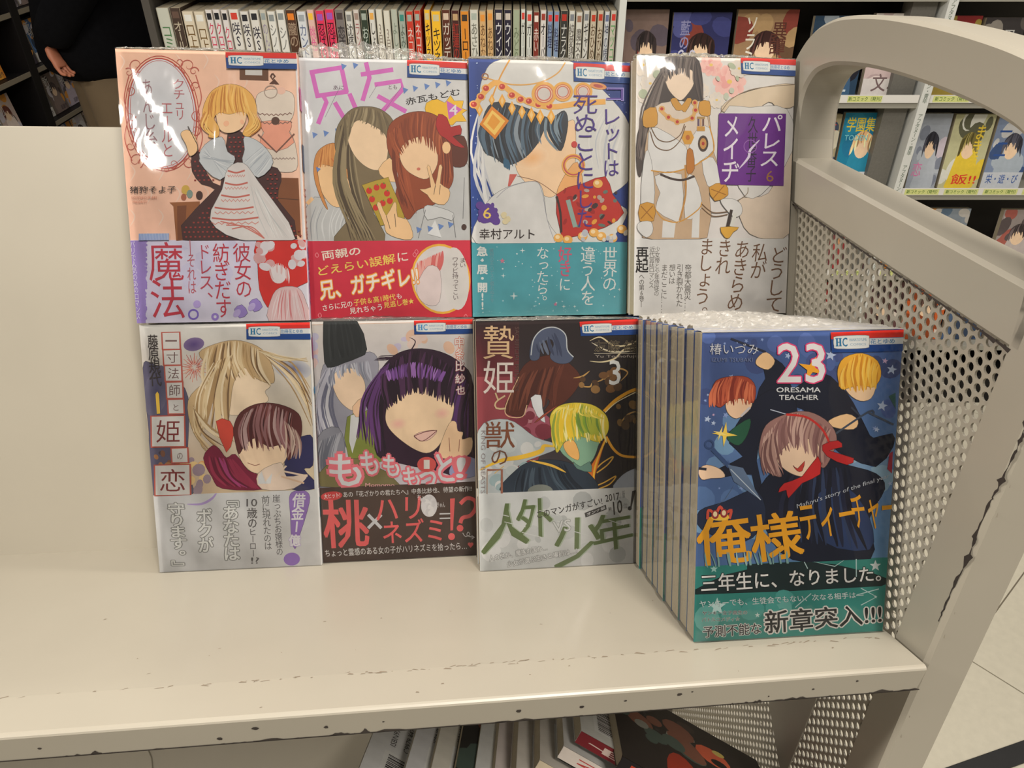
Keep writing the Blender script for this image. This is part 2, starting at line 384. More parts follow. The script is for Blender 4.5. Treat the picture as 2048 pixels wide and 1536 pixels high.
# the chipped paint along the lip's lower edge and crease: small ragged flakes of bare steel
R = random.Random(5); mb = MB()
def lipy(z): return -.1913-.00015+(-.0040-z)/.0156*.0075
mb.add([(XL, lipy(-.0190), -.0190), (XR, lipy(-.0190), -.0190), (XR, lipy(-.0198), -.0198), (XL, lipy(-.0198), -.0198)], [(3, 2, 1, 0)])
x = XL
while x < XR-.01:
    l = R.uniform(.003, .016); h = R.choice([.0005, .0008, .0012, .002, .0035])*R.uniform(.6, 1.2)
    k = R.randint(4, 7); pts = [(x, -.0197)]+[(x+l*i/k, -.0197+h*R.uniform(.4, 1)*sin(pi*min(max(i/k, .12), .9))) for i in range(k+1)]+[(x+l, -.0197)]
    mb.add([(p[0], lipy(p[1]), p[1]) for p in pts], [tuple(range(len(pts)))[::-1]])
    x += l*R.uniform(.75, 1.15)
for _ in range(34):
    x = R.uniform(XL, XR); z = R.uniform(-.016, -.007); r = R.uniform(.0004, .0014)
    mb.add([(x+r*R.uniform(.6, 1.8)*cos(a), lipy(z+r*sin(a)), z+r*sin(a)) for a in [i*pi/3 for i in range(6)]], [(5, 4, 3, 2, 1, 0)][::-1])
o = part(mb, 'chipped_edge', M_RUST); o['kind'] = 'stuff'
mb = MB()
for _ in range(190):                       # scratches on the crease and nose
    x = R.uniform(XL, XR); y = R.choice([-.160, -.1605, -.161])+R.uniform(-.0012, .0008) if R.random() < .75 else R.uniform(-.186, -.06)
    l = R.uniform(.0005, .006)*(1 if y > -.163 and y < -.158 else .35); t = R.uniform(.0002, .0006); a = R.uniform(-.35, .35); z = .00012-max(0, -.160-y)*.054
    mb.add([(x, y-t, z), (x+l, y-t*.4+l*a, z), (x+l*.9, y+t+l*a, z), (x+l*.3, y+t*1.2, z)], [(0, 1, 2, 3)])
o = part(mb, 'scratches', mat('grey_scuff', ink(120, 108, 92), .7)); o['kind'] = 'stuff'
# upper and lower back panels
mb = MB(); mb.box(XL, YB, -.003, XR, YB+.003, .3135); part(mb, 'back_panel', M_CART, bevel=.001)
mb = MB(); mb.box(XL, .056, -.36, .398, .059, -.005); part(mb, 'lower_back_panel', M_CART)
pts = crspline([(-.44, -.168), (-.06, -.168), (-.043, -.171), (-.037, -.18), (-.037, -.30), (-.44, -.30)], 1)
mb = MB(); mb.prism([(-.44, -.30), (-.040, -.30), (-.037, -.28), (-.037, -.178), (-.039, -.171), (-.046, -.167), (-.44, -.167)], lambda p, t: (p[0], t, p[1]), .0559, .0542); part(mb, 'stiffening_plate', mat('pale_cream_plate', tuple(v*1.06 for v in CREAM), .4, .03), bevel=.0005)
# lower shelf
mb = MB(); mb.box(XL, -.19, -.256, XR, .057, -.253); mb.box(XL, -.192, -.271, XR, -.19, -.253); part(mb, 'lower_shelf', M_CART)
# underside gusset
def side_frame(X0, sgn):
    # flat-faced tube bent into the hand loop, side leg, cross rail; X0 = face towards the shelves
    W_, T_ = .0140, .030
    def ribbon(name, path, hw=W_, closed=False):
        mb = MB(); n = len(path); vs = []
        for i, p in enumerate(path):
            a = path[max(i-1, 0)]; b = path[min(i+1, n-1)]; dy, dz = b[0]-a[0], b[1]-a[1]; l = math.hypot(dy, dz)
            ny, nz = -dz/l, dy/l
            c = .0022
            for (u, v) in ((-hw, c), (-hw+c, 0), (hw-c, 0), (hw, c), (hw, T_-c), (hw-c, T_), (-hw+c, T_), (-hw, T_-c)):
                vs.append((X0+sgn*v, p[0]+ny*u, p[1]+nz*u))
        fs = [(i*8+j, i*8+(j+1) % 8, (i+1)*8+(j+1) % 8, (i+1)*8+j) for i in range(n-1) for j in range(8)]
        fs += [tuple(range(8)), tuple((n-1)*8+j for j in range(8))[::-1]]
        if sgn < 0: fs = [f[::-1] for f in fs]
        mb.add(vs, fs); return part(mb, name, M_CART)
    loop = [(.002, .20), (.002, .30)]
    top = crspline([(.002, .245), (.002, .300), (-.006, .334), (-.026, .3505), (-.050, .3525), (-.077, .3470), (-.115, .3345), (-.165, .3135), (-.212, .290), (-.236, .272), (-.2475, .247), (-.2470, .212), (-.2390, .175), (-.226, .139)], 8, False)
    ld = Vector((-.1624+.226, -.026-.139)).normalized()
    L = 0
    while True:                                # run the leg down until it meets the castor height
        q = MC @ Vector((X0, -.226+ld.x*L, .139+ld.y*L))
        if q.z < .11: break
        L += .01
    leg_end = (-.226+ld.x*L, .139+ld.y*L)
    ribbon('hand_loop', top+[(-.226+ld.x*L*k/14, .139+ld.y*L*k/14) for k in range(1, 15)])
    ribbon('cross_rail', [(-.006, .2725), (-.12, .2283), (-.236, .1835)], .0150)
    wd = Vector((WDOWN.y, WDOWN.z)).normalized(); rd = Vector((wd.x+.10, wd.y)).normalized()
    L2 = 0
    while (MC @ Vector((X0, .30+rd.x*L2, -.05+rd.y*L2))).z > .11: L2 += .01
    ribbon('rear_post', [(.002, .30), (.002, .06)])
    ribbon('rear_leg', [(.235, .05), (.30, -.05), (.30+rd.x*L2, -.05+rd.y*L2)])
    ribbon('top_bar', [(.002, .06), (.235, .05)])
    e2 = (.30+rd.x*L2, -.05+rd.y*L2)
    ribbon('bottom_bar', [leg_end, e2])
    for nm, e in (('front', leg_end), ('rear', e2)):
        c = MC @ Vector((X0+sgn*.015, e[0], e[1]))
        mb = MB(); r = .045; k = 20; vs = []
        for s_ in (-.012, .012):
            vs += [(s_*.9, r*.82*cos(2*pi*i/k), r*.82*sin(2*pi*i/k)) for i in range(k)]; vs += [(s_*.6, r*cos(2*pi*i/k), r*sin(2*pi*i/k)) for i in range(k)]
        vs2 = vs
        fs = [(i, (i+1) % k, k+(i+1) % k, k+i) for i in range(k)]+[(k+i, k+(i+1) % k, 3*k+(i+1) % k, 3*k+i) for i in range(k)]+[(3*k+i, 3*k+(i+1) % k, 2*k+(i+1) % k, 2*k+i) for i in range(k)]+[tuple(range(k))[::-1], tuple(range(2*k, 3*k))]
        mb.add(vs2, fs); mb.box(-.02, -.02, .03, -.014, .02, .075); mb.box(.014, -.02, .03, .02, .02, .075); mb.box(-.02, -.02, .07, .02, .02, .078)
        o = mb.build('caster', M_RUBBER, TR); o.matrix_world = Matrix.Translation((c.x, c.y, .045)); bpy.context.view_layer.update(); o.matrix_world = Matrix.Translation((c.x, c.y, .045))
    # perforated sheet: hexagonal grid of 5 mm holes, each cut through the sheet
    mb = MB(); dy, dz, r = .00585, .0066, .00243; t = .0012; K = 12
    XP = X0+sgn*.004
    def leg_y(z): return -.226+ld.x*((.139-z)/-ld.y)
    cache = {}
    i = 0
    while True:
        y0 = -.238+i*dy
        if y0 > .30: break
        z = -.345+(i % 2)*dz/2
        while z < .275:
            top_lim = .2725-(-.006-y0)*.385 if y0 < 0 else (.275 if y0 < .005 else .05)
            inside = y0 > leg_y(z)-.012 and z < top_lim+.006 and (y0 < .012 or z < .045-(y0-.235 if y0 > .235 else 0)*1.5)
            if inside:
                # cell (dy x dz rectangle) with a 12-gon hole
                hole = [(y0+r*cos(2*pi*k/K+pi/12), z+r*sin(2*pi*k/K+pi/12)) for k in range(K)]
                out = []
                for (hy, hz) in hole:
                    ay, az = hy-y0, hz-z; s_ = min(dy/2/abs(ay) if ay else 9, dz/2/abs(az) if az else 9); out.append((y0+ay*s_, z+az*s_))
                cor = [(y0+sx*dy/2, z+sz*dz/2) for sx, sz in ((1, 1), (-1, 1), (-1, -1), (1, -1))]
                vs = [(XP, *p) for p in hole]+[(XP, *p) for p in out]+[(XP+sgn*t, *p) for p in hole]+[(XP, *p) for p in cor]
                fs = [(k, (k+1) % K, K+(k+1) % K, K+k) for k in range(K)]+[(k, 2*K+k, 2*K+(k+1) % K, (k+1) % K) for k in range(K)]
                ks = {0: 0, 1: 3, 2: 6, 3: 9}
                # corner triangles where neighbouring outer points lie on different sides
                for k in range(K):
                    p, q = out[k], out[(k+1) % K]
                    if abs(p[0]-q[0]) > 1e-7 and abs(p[1]-q[1]) > 1e-7:
                        c = min(range(4), key=lambda j: abs(cor[j][0]-(p[0]+q[0])/2)+abs(cor[j][1]-(p[1]+q[1])/2))
                        fs.append((K+k, K+(k+1) % K, 3*K+c))
                mb.add(vs, fs)
            z += dz
        i += 1
    part(mb, 'perforated_panel', M_PERF)
    mb = MB(); g = .0008
    mb.prism([(-.106, -.018), (-.031, -.185), (.06, -.018)], lambda p, t_: (X0+sgn*(.004-g-t_), p[0], p[1]), 0, .0012)
    part(mb, 'gusset_plate', M_CART)
    # ragged dark strip for the narrow gap, plus flaked paint, below the cross rail
    mb = MB(); Rr = random.Random(9); y = -.012
    while y > -.224:
        l = Rr.uniform(.004, .012); h = Rr.uniform(.0006, .0018)
        f = lambda yy: .2725+(yy+.006)*.387-.0161
        mb.add([(X0-sgn*.0001, y, f(y)-h*.2), (X0-sgn*.0001, y, f(y)+.0008), (X0-sgn*.0001, y-l, f(y-l)+.0008), (X0-sgn*.0001, y-l*.8, f(y-l*.8)-h), (X0-sgn*.0001, y-l*.4, f(y-l*.4)-h*.5)], [(0, 1, 2, 3, 4)]); y -= l*Rr.uniform(.9, 1.1)
    # flakes down the front corner of the leg
    if sgn > 0:
        pl = [(2058, 800), (2046, 840), (2036, 877), (2020, 909), (1996, 961), (1984, 985), (1973, 1003), (1943, 1072), (1931, 1114), (1904, 1164), (1882, 1213), (1866, 1248)]
        wd_ = [9, 13, 8, 6, 12, 3, 3.5, 7, 13, 4, 2, 3]
        Lp = []; Rp = []
        for i_ in range(len(pl)-1):
            for k_ in range(6):
                t_ = (k_+Rr.uniform(-.3, .3))/6; x_ = pl[i_][0]*(1-t_)+pl[i_+1][0]*t_; y_ = pl[i_][1]*(1-t_)+pl[i_+1][1]*t_
                w_ = (wd_[i_]*[1, .75, .3, 0, .0, .35][k_])*Rr.uniform(.5, 1.3)+Rr.uniform(.6, 2.6); x_ += 8+Rr.uniform(-1.5, 1.5)
                Lp.append(atc(x_-w_*.75, y_-w_*.1, 0, X0-.0002)); Rp.append(atc(x_+w_*.5, y_+w_*.1, 0, X0-.0002))
        n_ = len(Lp); mb.add([tuple(v) for v in Lp+Rp], [(i_, i_+1, n_+i_+1, n_+i_) for i_ in range(n_-1)])
    o = part(mb, 'flakes_and_dark_gap', M_RUST); o['kind'] = 'stuff'
side_frame(XR+.003, 1)
side_frame(XL-.003, -1)
# ---------------------------------------------------------------- books
BW, BH, BT = .113, .1755, .0130
def cover_mesh(W, H, T, n=6):
    """thin jacket: front board, rounded spine on the right, back board; pages stop short of its edges"""
    c = .0003; r = min(.0035, T*.3); pr = [(0, 0), (W-r, 0)]+[(W-r+r*sin(a), r-r*cos(a)) for a in [pi/2*k/4 for k in range(1, 5)]]
    pr += [(W-r+r*cos(a), T-r+r*sin(a)) for a in [pi/2*k/4 for k in range(0, 5)]]+[(0, T)]
    inn = [(0, T-c), (W-r, T-c)]+[(W-c-(r-c)*(1-cos(a)), T-c-(r-c)*(1-sin(a))) for a in [pi/2*k/3 for k in range(3, -1, -1)]][1:]+[(W-c, r)]+[(W-r, c), (0, c)]
    P = pr+inn; mb = MB(); mb.prism(P, lambda p, t: (p[0], p[1], t), 0, H); return mb
def pages_mesh(W, H, T):
    mb = MB(); mb.box(.0004, .00032, .0008, W-.0012, T-.00032, H-.0006); return mb
_mc = {}
def cached(key, fn, m):
    if key not in _mc: me = fn(); me.materials.append(m); _mc[key] = me
    return _mc[key]
def cmat(rgb, nm=None): return mat(nm or 'jacket_%d_%d_%d' % rgb, ink(*rgb), .4, .04)
def book(label, group, mw, jacket, W=BW, H=BH, T=BT, band=None, bandh=.052, name='comic_book', bandname='paper_band'):
    t = thing(name, label, 'comic book', group, mw)
    link('cover', cached(('c', W, H, T, jacket), lambda: cover_mesh(W, H, T).mesh('cover'), cmat(jacket)), None, t)
    link('page_block', cached(('p', W, H, T), lambda: pages_mesh(W, H, T).mesh('page_block'), M_PAGE), None, t)
    bo = None
    if band:
        e = .00025
        def f():
            b = cover_mesh(W+e, bandh, T+2*e); b.v = [(v[0], v[1]-e, v[2]) for v in b.v]; return b.mesh('band')
        bo = link(bandname, cached(('b', W, H, T, band, bandh), f, cmat(band)), None, t)
    return t, bo
def film_front(t, W, H, T, seed, top=.0, flap=0, puck=.0005, side=False, milky=False):
    """clear shrink film over the front, sides and top, gathered above the top edge"""
    R = random.Random(seed); mb = MB(); nx, nz = 26, 34; vs = []
    ph = [R.uniform(0, 6.28) for _ in range(8)]
    for j in range(nz+1):
        for i in range(nx+1):
            u, v = i/nx, j/nz; ed = min(u, 1-u, v, 1-v)*14; ed = min(1, ed)
            d = .0019+puck*ed*(1+.6*sin(u*9+ph[0]+v*3)+.5*sin(v*13+ph[1]-u*5)+.4*sin((u+v)*21+ph[2]))
            vs.append((u*W, -d, v*H))
    mb.add(vs, [(j*(nx+1)+i, j*(nx+1)+i+1, (j+1)*(nx+1)+i+1, (j+1)*(nx+1)+i) for j in range(nz) for i in range(nx)])
    if side:
        nz2 = 20; vs = []
        for j in range(nz2+1):
            for i in range(3): vs.append((-.0012-.0004*sin(j*1.7+ph[0])*(i == 1), i/2*T, j/nz2*H))
        mb.add(vs, [(j*3+i, (j+1)*3+i, (j+1)*3+i+1, j*3+i+1) for j in range(nz2) for i in range(2)])
    o = mb.build('shrink_film', FILM, t, smooth=True)
    if flap:
        mb = MB(); nx, nz = 40, 8; vs = []
        for j in range(nz+1):
            for i in range(nx+1):
                u, v = i/nx, j/nz
                env = flap*(.35+.65*abs(sin(u*pi*R.uniform(.98, 1.02)+ph[3]*.1)))*(1 if u < .75 else max(.15, 1-(u-.75)*3))
                vs.append((u*W+R.uniform(-.0008, .0008), -.001+v*T*1.0+R.uniform(-.0012, .0012)*v, H+.0003+sin(v*pi)*env*R.uniform(.6, 1.1)))
        mb.add(vs, [(j*(nx+1)+i, j*(nx+1)+i+1, (j+1)*(nx+1)+i+1, (j+1)*(nx+1)+i) for j in range(nz) for i in range(nx)])
        mb.build('gathered_film', CRINKLE if side or milky else CRINKLE2, t)
    return o
def spine_print(t, T, H, marks, W=BW, dx=.00008):
    """print on the spine: marks = (z0, z1, text, colour) with z in metres from the bottom"""
    A = Art([(0, 1), (1, 1), (1, 0), (0, 0)], T, H)
    for z0, z1, tx, c in marks:
        q = [(.25, z1/H), (.75, z1/H), (.75, z0/H), (.25, z0/H)]
        if tx is None: A.poly([(.12, z1/H), (.88, z1/H), (.88, z0/H), (.12, z0/H)], c)
        else: A.text(tx, q, c, .02, vert=True)
    o = A.mb.build('spine_print', PRINT, t); o.matrix_local = Matrix.Translation((W+dx, 0, 0)) @ Matrix.Rotation(pi/2, 4, 'Z'); return o
def local(x, y, z, yaw=0, lean=0): return MC @ Matrix.Translation((x, y, z)) @ Matrix.Rotation(RD(yaw), 4, 'Z') @ Matrix.Rotation(RD(-lean), 4, 'X')
ZU = .1768                        # top of the lower books, where the upper books stand
FIT = dict(U1=(-.0005, -.0034, .81, .2), U2=(.1124, .0065, .12, .76), U3=(.2259, .0046, 1.06, -.73), U4=(.3389, -.0139, -.2, .34),
           L1=(0, 0, -1.16, -.44), L2=(.1135, .0017, -.15, -.04), L3=(.2255, -.0303, -.31, .74), T=(.3375, -.1512, -1.06, -.49))
SPEC = {}
QUAD = {'U1': [(228, 80), (596, 97), (614, 632), (275, 636)], 'U2': [(599, 102), (938, 112), (942, 628), (618, 628)],
 'U3': [(942, 102), (1254, 108), (1249, 613), (949, 619)], 'U4': [(1272, 99), (1591, 106), (1572, 612), (1268, 618)],
 'L1': [(275, 646), (622, 642), (641, 1133), (324, 1142)], 'L2': [(625, 645), (947, 641), (952, 1110), (651, 1126)],
 'L3': [(952, 642), (1275, 637), (1270, 1130), (964, 1140)], 'T': [(1404, 666), (1808, 657), (1761, 1266), (1390, 1280)]}
ZOOM = {'U1': (215, 70, .37744), 'U2': (590, 60, .37755), 'U3': (930, 80, .36458), 'U4': (1240, 80, .37109),
        'L1': (270, 620, .3515), 'L2': (610, 610, .34516), 'L3': (930, 610, .35818), 'T': (1260, 610, .44926)}
def pair(k):
    z = ZOOM[k]; A = Art(QUAD[k], BW, BH, z[:2], z[2], hash(k) % 7+1 if 0 else ord(k[-1])); B = Art(QUAD[k], BW, BH, z[:2], z[2], 3)
    A.ol = 2.0; B.ol = 1.6
    A.z0 = A.m((500 if k != 'T' else 720, BANDTOP[k]))[1]-.0005
    return A, B
W_ = (205, 205, 200); SK = (232, 190, 140); SK2 = (214, 160, 108); INK = (60, 46, 40)

def cover_U1():
    A, B = pair('U1')
    A.grad(20, 20, 1030, 1100, (222, 176, 148), (226, 184, 158), (232, 186, 160), (226, 178, 154))
    for i in range(7):
        for j in range(9):
            A.line([(60+i*150+(j % 2)*60, 60+j*120), (85+i*150+(j % 2)*60, 100+j*120), (60+i*150+(j % 2)*60, 150+j*120)], 8, (224, 192, 172), 2, 4)
    A.poly([(1000, 60), (1030, 60), (1070, 1100), (1030, 1100)], (206, 200, 198))
    # ornamental oval
    A.ell(290, 385, 180, 300, (192, 194, 198), -6, 36, (202, 200, 202))
    for rr, wd in ((0, 7), (14, 4), (-12, 3)):
        A.line([(290+(182+rr)*cos(a)*cos(RD(6))+(300+rr)*sin(a)*sin(RD(6)), 385-(182+rr)*cos(a)*sin(RD(6))+(300+rr)*sin(a)*cos(RD(6))) for a in [2*pi*i/40 for i in range(41)]], wd, (170, 58, 46))
    def scroll(x, y, r, d, s0=0):
        A.line([(x+r*(1-k/26)*cos(s0+d*k*.36), y+r*(1-k/26)*sin(s0+d*k*.36)) for k in range(22)], 6, (176, 84, 70), 1)
    for x, y, r, d, s0 in ((430, 130, 44, 1, 2), (460, 160, 26, -1, 0), (380, 110, 30, -1, 3), (150, 640, 46, -1, 1), (205, 650, 40, 1, 3), (430, 650, 36, 1, 0), (150, 120, 44, 1, 1), (110, 160, 26, 1, 4), (470, 240, 28, 1, 2), (470, 480, 30, -1, 2), (120, 400, 30, 1, 0), (120, 560, 30, 1, 5), (475, 400, 34, 1, 1), (120, 260, 28, -1, 2), (310, 690, 22, 1, 3), (140, 480, 24, 1, 2), (350, 660, 26, -1, 2)):
        scroll(x, y, r, d, s0)
    A.line([(470, 180), (500, 300), (478, 400), (505, 520), (470, 640)], 5, (176, 84, 70), 0, 6)
    A.line([(110, 180), (86, 300), (108, 400), (90, 520), (130, 640)], 5, (176, 84, 70), 0, 6)
    c = (136, 92, 100)
    A.text('クチュリ', [(345, 200), (410, 205), (412, 425), (362, 425)], (168, 86, 92), 0, vert=True)
    A.text('エールと', [(282, 320), (345, 322), (352, 625), (290, 625)], (168, 86, 92), 0, vert=True)
    A.text('あんじ糸', [(180, 200), (232, 200), (268, 570), (196, 570)], c, 0, vert=True)
    # picture frame, dress form, stool and shelf
    A.poly([(705, 150), (858, 150), (858, 218), (705, 210)], (96, 62, 40)); A.poly([(735, 158), (825, 158), (825, 190), (735, 186)], (190, 186, 180))
    A.line([(880, 180), (893, 195), (880, 212), (870, 195), (880, 180)], 9, (84, 50, 34)); A.poly([(862, 236), (915, 240), (890, 210)], (84, 50, 34))
    A.poly([(795, 300), (850, 270), (930, 270), (990, 300), (990, 400), (960, 470), (995, 560), (1000, 700), (880, 700), (850, 620), (810, 560), (830, 470), (795, 380)], (212, 198, 182), 4)
    A.poly([(815, 440), (975, 440), (965, 500), (990, 555), (900, 600), (808, 555), (832, 500)], (224, 152, 126), 2)
    for y, a in ((395, 8), (440, 10)): A.line([(800+i*12, y+(6 if i % 2 else -3)+a*sin(i*.2)) for i in range(16)], 6, (128, 96, 84))
    A.line([(800+i*12, 556+abs(8-i)*-6+50*(1-abs(8-i)/8)) for i in range(17)], 8, (116, 78, 66)); A.line([(860+i*9, 640+(4 if i % 2 else -4)) for i in range(16)], 6, (150, 130, 120))
    A.ell(893, 437, 22, 22, (84, 56, 44)); A.ell(925, 275, 24, 20, (222, 180, 160)); A.ring(870, 280, 34, 5, (160, 140, 126))
    A.poly([(330, 866), (490, 862), (490, 880), (470, 1060), (365, 1070), (350, 885)], (140, 84, 44)); A.poly([(370, 885), (420, 882), (410, 1060), (372, 1066)], (112, 62, 32))
    A.poly([(880, 740), (1010, 745), (1020, 1060), (900, 960)], (120, 70, 38)); A.line([(900, 850), (1010, 860)], 5, (80, 46, 26))
    A.ell(415, 800, 22, 26, (196, 160, 70)); A.ell(437, 822, 16, 22, (120, 140, 130)); A.ell(405, 838, 14, 18, (160, 90, 60)); A.ell(488, 830, 18, 24, (66, 40, 34))
    # plain seated figure: dark red check dress, grey shawl, white apron, honey hair
    dark = (64, 34, 32)
    A.poly([(450, 610), (490, 600), (520, 700), (600, 780), (640, 500), (720, 500), (760, 640), (900, 690), (920, 760), (900, 860), (1000, 1066), (400, 1066), (470, 900), (570, 800), (500, 770), (450, 700)], dark, 2)
    R = A.rnd
    for i in range(26):
        for j in range(22):
            x = 405+i*24+(j % 2)*8; y = 520+j*25
            if (y > 860 and abs(x-690) < 120+(y-860)*1.25) or (460 < x < 560 and 640 < y < 770) or (640 < x < 720 and y < 640) or (840 < x < 900 and 700 < y < 860): A.rect(x, y, x+10, y+8, (140, 50, 44))
    A.poly([(610, 520), (520, 560), (490, 650), (600, 750), (680, 640), (640, 600)], (186, 190, 192), 3); A.poly([(730, 520), (820, 560), (880, 660), (800, 740), (720, 660), (730, 590)], (186, 190, 192), 3)
    A.locks([(520, 570), (500, 640)], [(620, 740), (680, 640)], 10, 5, [(160, 166, 172), (204, 206, 206)]); A.locks([(820, 570), (870, 640)], [(720, 650), (800, 740)], 10, 5, [(160, 166, 172), (204, 206, 206)])
    A.poly([(640, 690), (720, 660), (800, 760), (990, 1066), (700, 1066), (545, 960), (610, 800)], (206, 200, 196), 3)
    for y, x0, x1 in ((705, 640, 730), (770, 625, 745), (835, 605, 755), (900, 570, 775), (955, 555, 800)):
        A.line([(x0, y-4), ((x0+x1)/2, y+8), (x1, y-4)], 9, (184, 96, 84), 0, 5)
        A.line([(x0+(x1-x0)*i/14, y+24+(7 if i % 2 else -5)) for i in range(15)], 5, (196, 130, 118))
    for a in range(3): A.line([(600+a*30, 970+a*20), (720+a*20, 1000), (830, 1062)], 6, (190, 110, 98), 0, 5)
    A.locks([(760, 780), (800, 800)], [(850, 1060), (980, 1060)], 9, 6, [(186, 186, 184), (216, 214, 210)])
    A.poly([(392, 500), (430, 480), (470, 520), (480, 590), (440, 620), (420, 560)], SK, 4); A.line([(430, 460), (480, 560), (492, 640)], 4, INK)
    A.poly([(655, 500), (600, 480), (580, 400), (600, 360), (720, 350), (742, 400), (720, 470)], (238, 200, 158), 4)
    A.poly([(640, 236), (560, 270), (515, 350), (508, 430), (545, 480), (540, 520), (590, 520), (596, 470), (570, 420), (600, 390), (650, 400), (700, 388), (740, 396), (752, 440), (720, 505), (760, 520), (775, 470), (798, 400), (780, 310), (720, 252)], (222, 168, 84), 4)
    A.locks([(560, 280), (640, 240), (730, 265)], [(540, 420), (640, 395), (770, 420)], 34, 9, [(236, 190, 104), (200, 136, 56), (226, 172, 84), (186, 120, 50)], .05, 6)
    A.locks([(520, 380), (545, 400)], [(545, 500), (590, 520)], 9, 8, [(236, 190, 104), (190, 124, 52)], .3, 6); A.locks([(760, 380), (790, 400)], [(730, 500), (765, 515)], 9, 8, [(236, 190, 104), (190, 124, 52)], -.3, 6)
    A.spots(610, 440, 640, 450, 1, 16, 16, [(236, 178, 140)]); A.spots(715, 436, 722, 446, 1, 14, 14, [(236, 178, 140)])
    A.text('猪狩そよ子', (122, 778, 366, 814), (56, 44, 40), .015); A.text('SOYOKO IKARI', (130, 832, 264, 846), (206, 130, 104)); A.text('PRESENTS', (138, 856, 212, 868), (206, 130, 104))
    A.grad(170, 1030, 330, 1066, (150, 170, 200), (160, 176, 200), (170, 180, 204), (150, 160, 200))
    for i in range(20): A.line([(175+i*8, 1030), (173+i*8, 1064)], 3, (120, 140, 190))
    logo(A, (632, 62), (1014, 75), (1012, 162), (638, 150))
    # band
    B.grad(110, 1060, 1070, 1500, (196, 190, 212), (206, 200, 216), (204, 202, 206), (186, 180, 206))
    B.spots(250, 1080, 760, 1300, 26, 30, 60, [(192, 188, 212), (200, 196, 216)])
    B.poly([(115, 1066), (196, 1066), (205, 1500), (160, 1500)], (138, 116, 180)); R = B.rnd
    for i in range(46): B.ell(198+R.uniform(-6, 8), 1070+i*9.4, 10, 8, (138, 116, 180), R.uniform(0, 90), 8)
    B.text('パリで人気のあのロマンス', [(120, 1070), (146, 1070), (178, 1480), (158, 1480)], (196, 190, 210), 0, vert=True)
    r_ = (176, 44, 62)
    B.text('魔法。', [(222, 1085), (392, 1085), (420, 1670), (250, 1670)], r_, -.008, vert=True)
    B.text('―それは', [(418, 1070), (462, 1070), (470, 1350), (428, 1350)], (176, 84, 96), 0, vert=True)
    B.text('ドレス、', [(478, 1090), (540, 1090), (570, 1410), (492, 1410)], (176, 60, 78), 0, vert=True)
    B.text('紡ぎだす', [(558, 1090), (640, 1090), (655, 1475), (575, 1475)], r_, 0, vert=True)
    B.text('彼女の', [(664, 1090), (750, 1090), (762, 1372), (680, 1372)], r_, 0, vert=True)
    B.ell(474, 1402, 20, 20, (170, 150, 206)); B.ring(455, 1455, 24, 9, (112, 90, 178)); B.ell(568, 1468, 20, 20, (140, 116, 190)); B.ell(568, 1468, 8, 8, (200, 196, 214))
    for x, y in ((668, 1410), (745, 1378)): B.poly([(x, y+20), (x+40, y-4), (x+70, y+40), (x+28, y+66)], (146, 124, 190), 2); B.ell(x+14, y+40, 16, 24, (176, 160, 206), 40)
    B.poly([(788, 1070), (1045, 1072), (1055, 1290), (900, 1340), (868, 1410), (840, 1420), (800, 1330), (792, 1200)], (198, 40, 34), 2)
    B.spots(790, 1090, 860, 1240, 14, 16, 34, [(206, 200, 204), (196, 150, 150)]); B.spots(960, 1080, 1040, 1200, 12, 14, 30, [(206, 200, 204), (206, 160, 158)])
    B.poly([(905, 1320), (1000, 1320), (1040, 1390), (1050, 1495), (850, 1495), (860, 1380)], (208, 176, 176), 3); B.ell(900, 1250, 42, 48, (214, 204, 204)); B.locks([(850, 1220), (900, 1190), (950, 1220)], [(870, 1290), (900, 1240), (955, 1300)], 14, 8, [(206, 170, 168), (214, 206, 206)])
    B.locks([(900, 1330), (1000, 1330)], [(850, 1490), (1050, 1490)], 14, 6, [(196, 120, 122), (216, 200, 200)])
    return A, B, .0
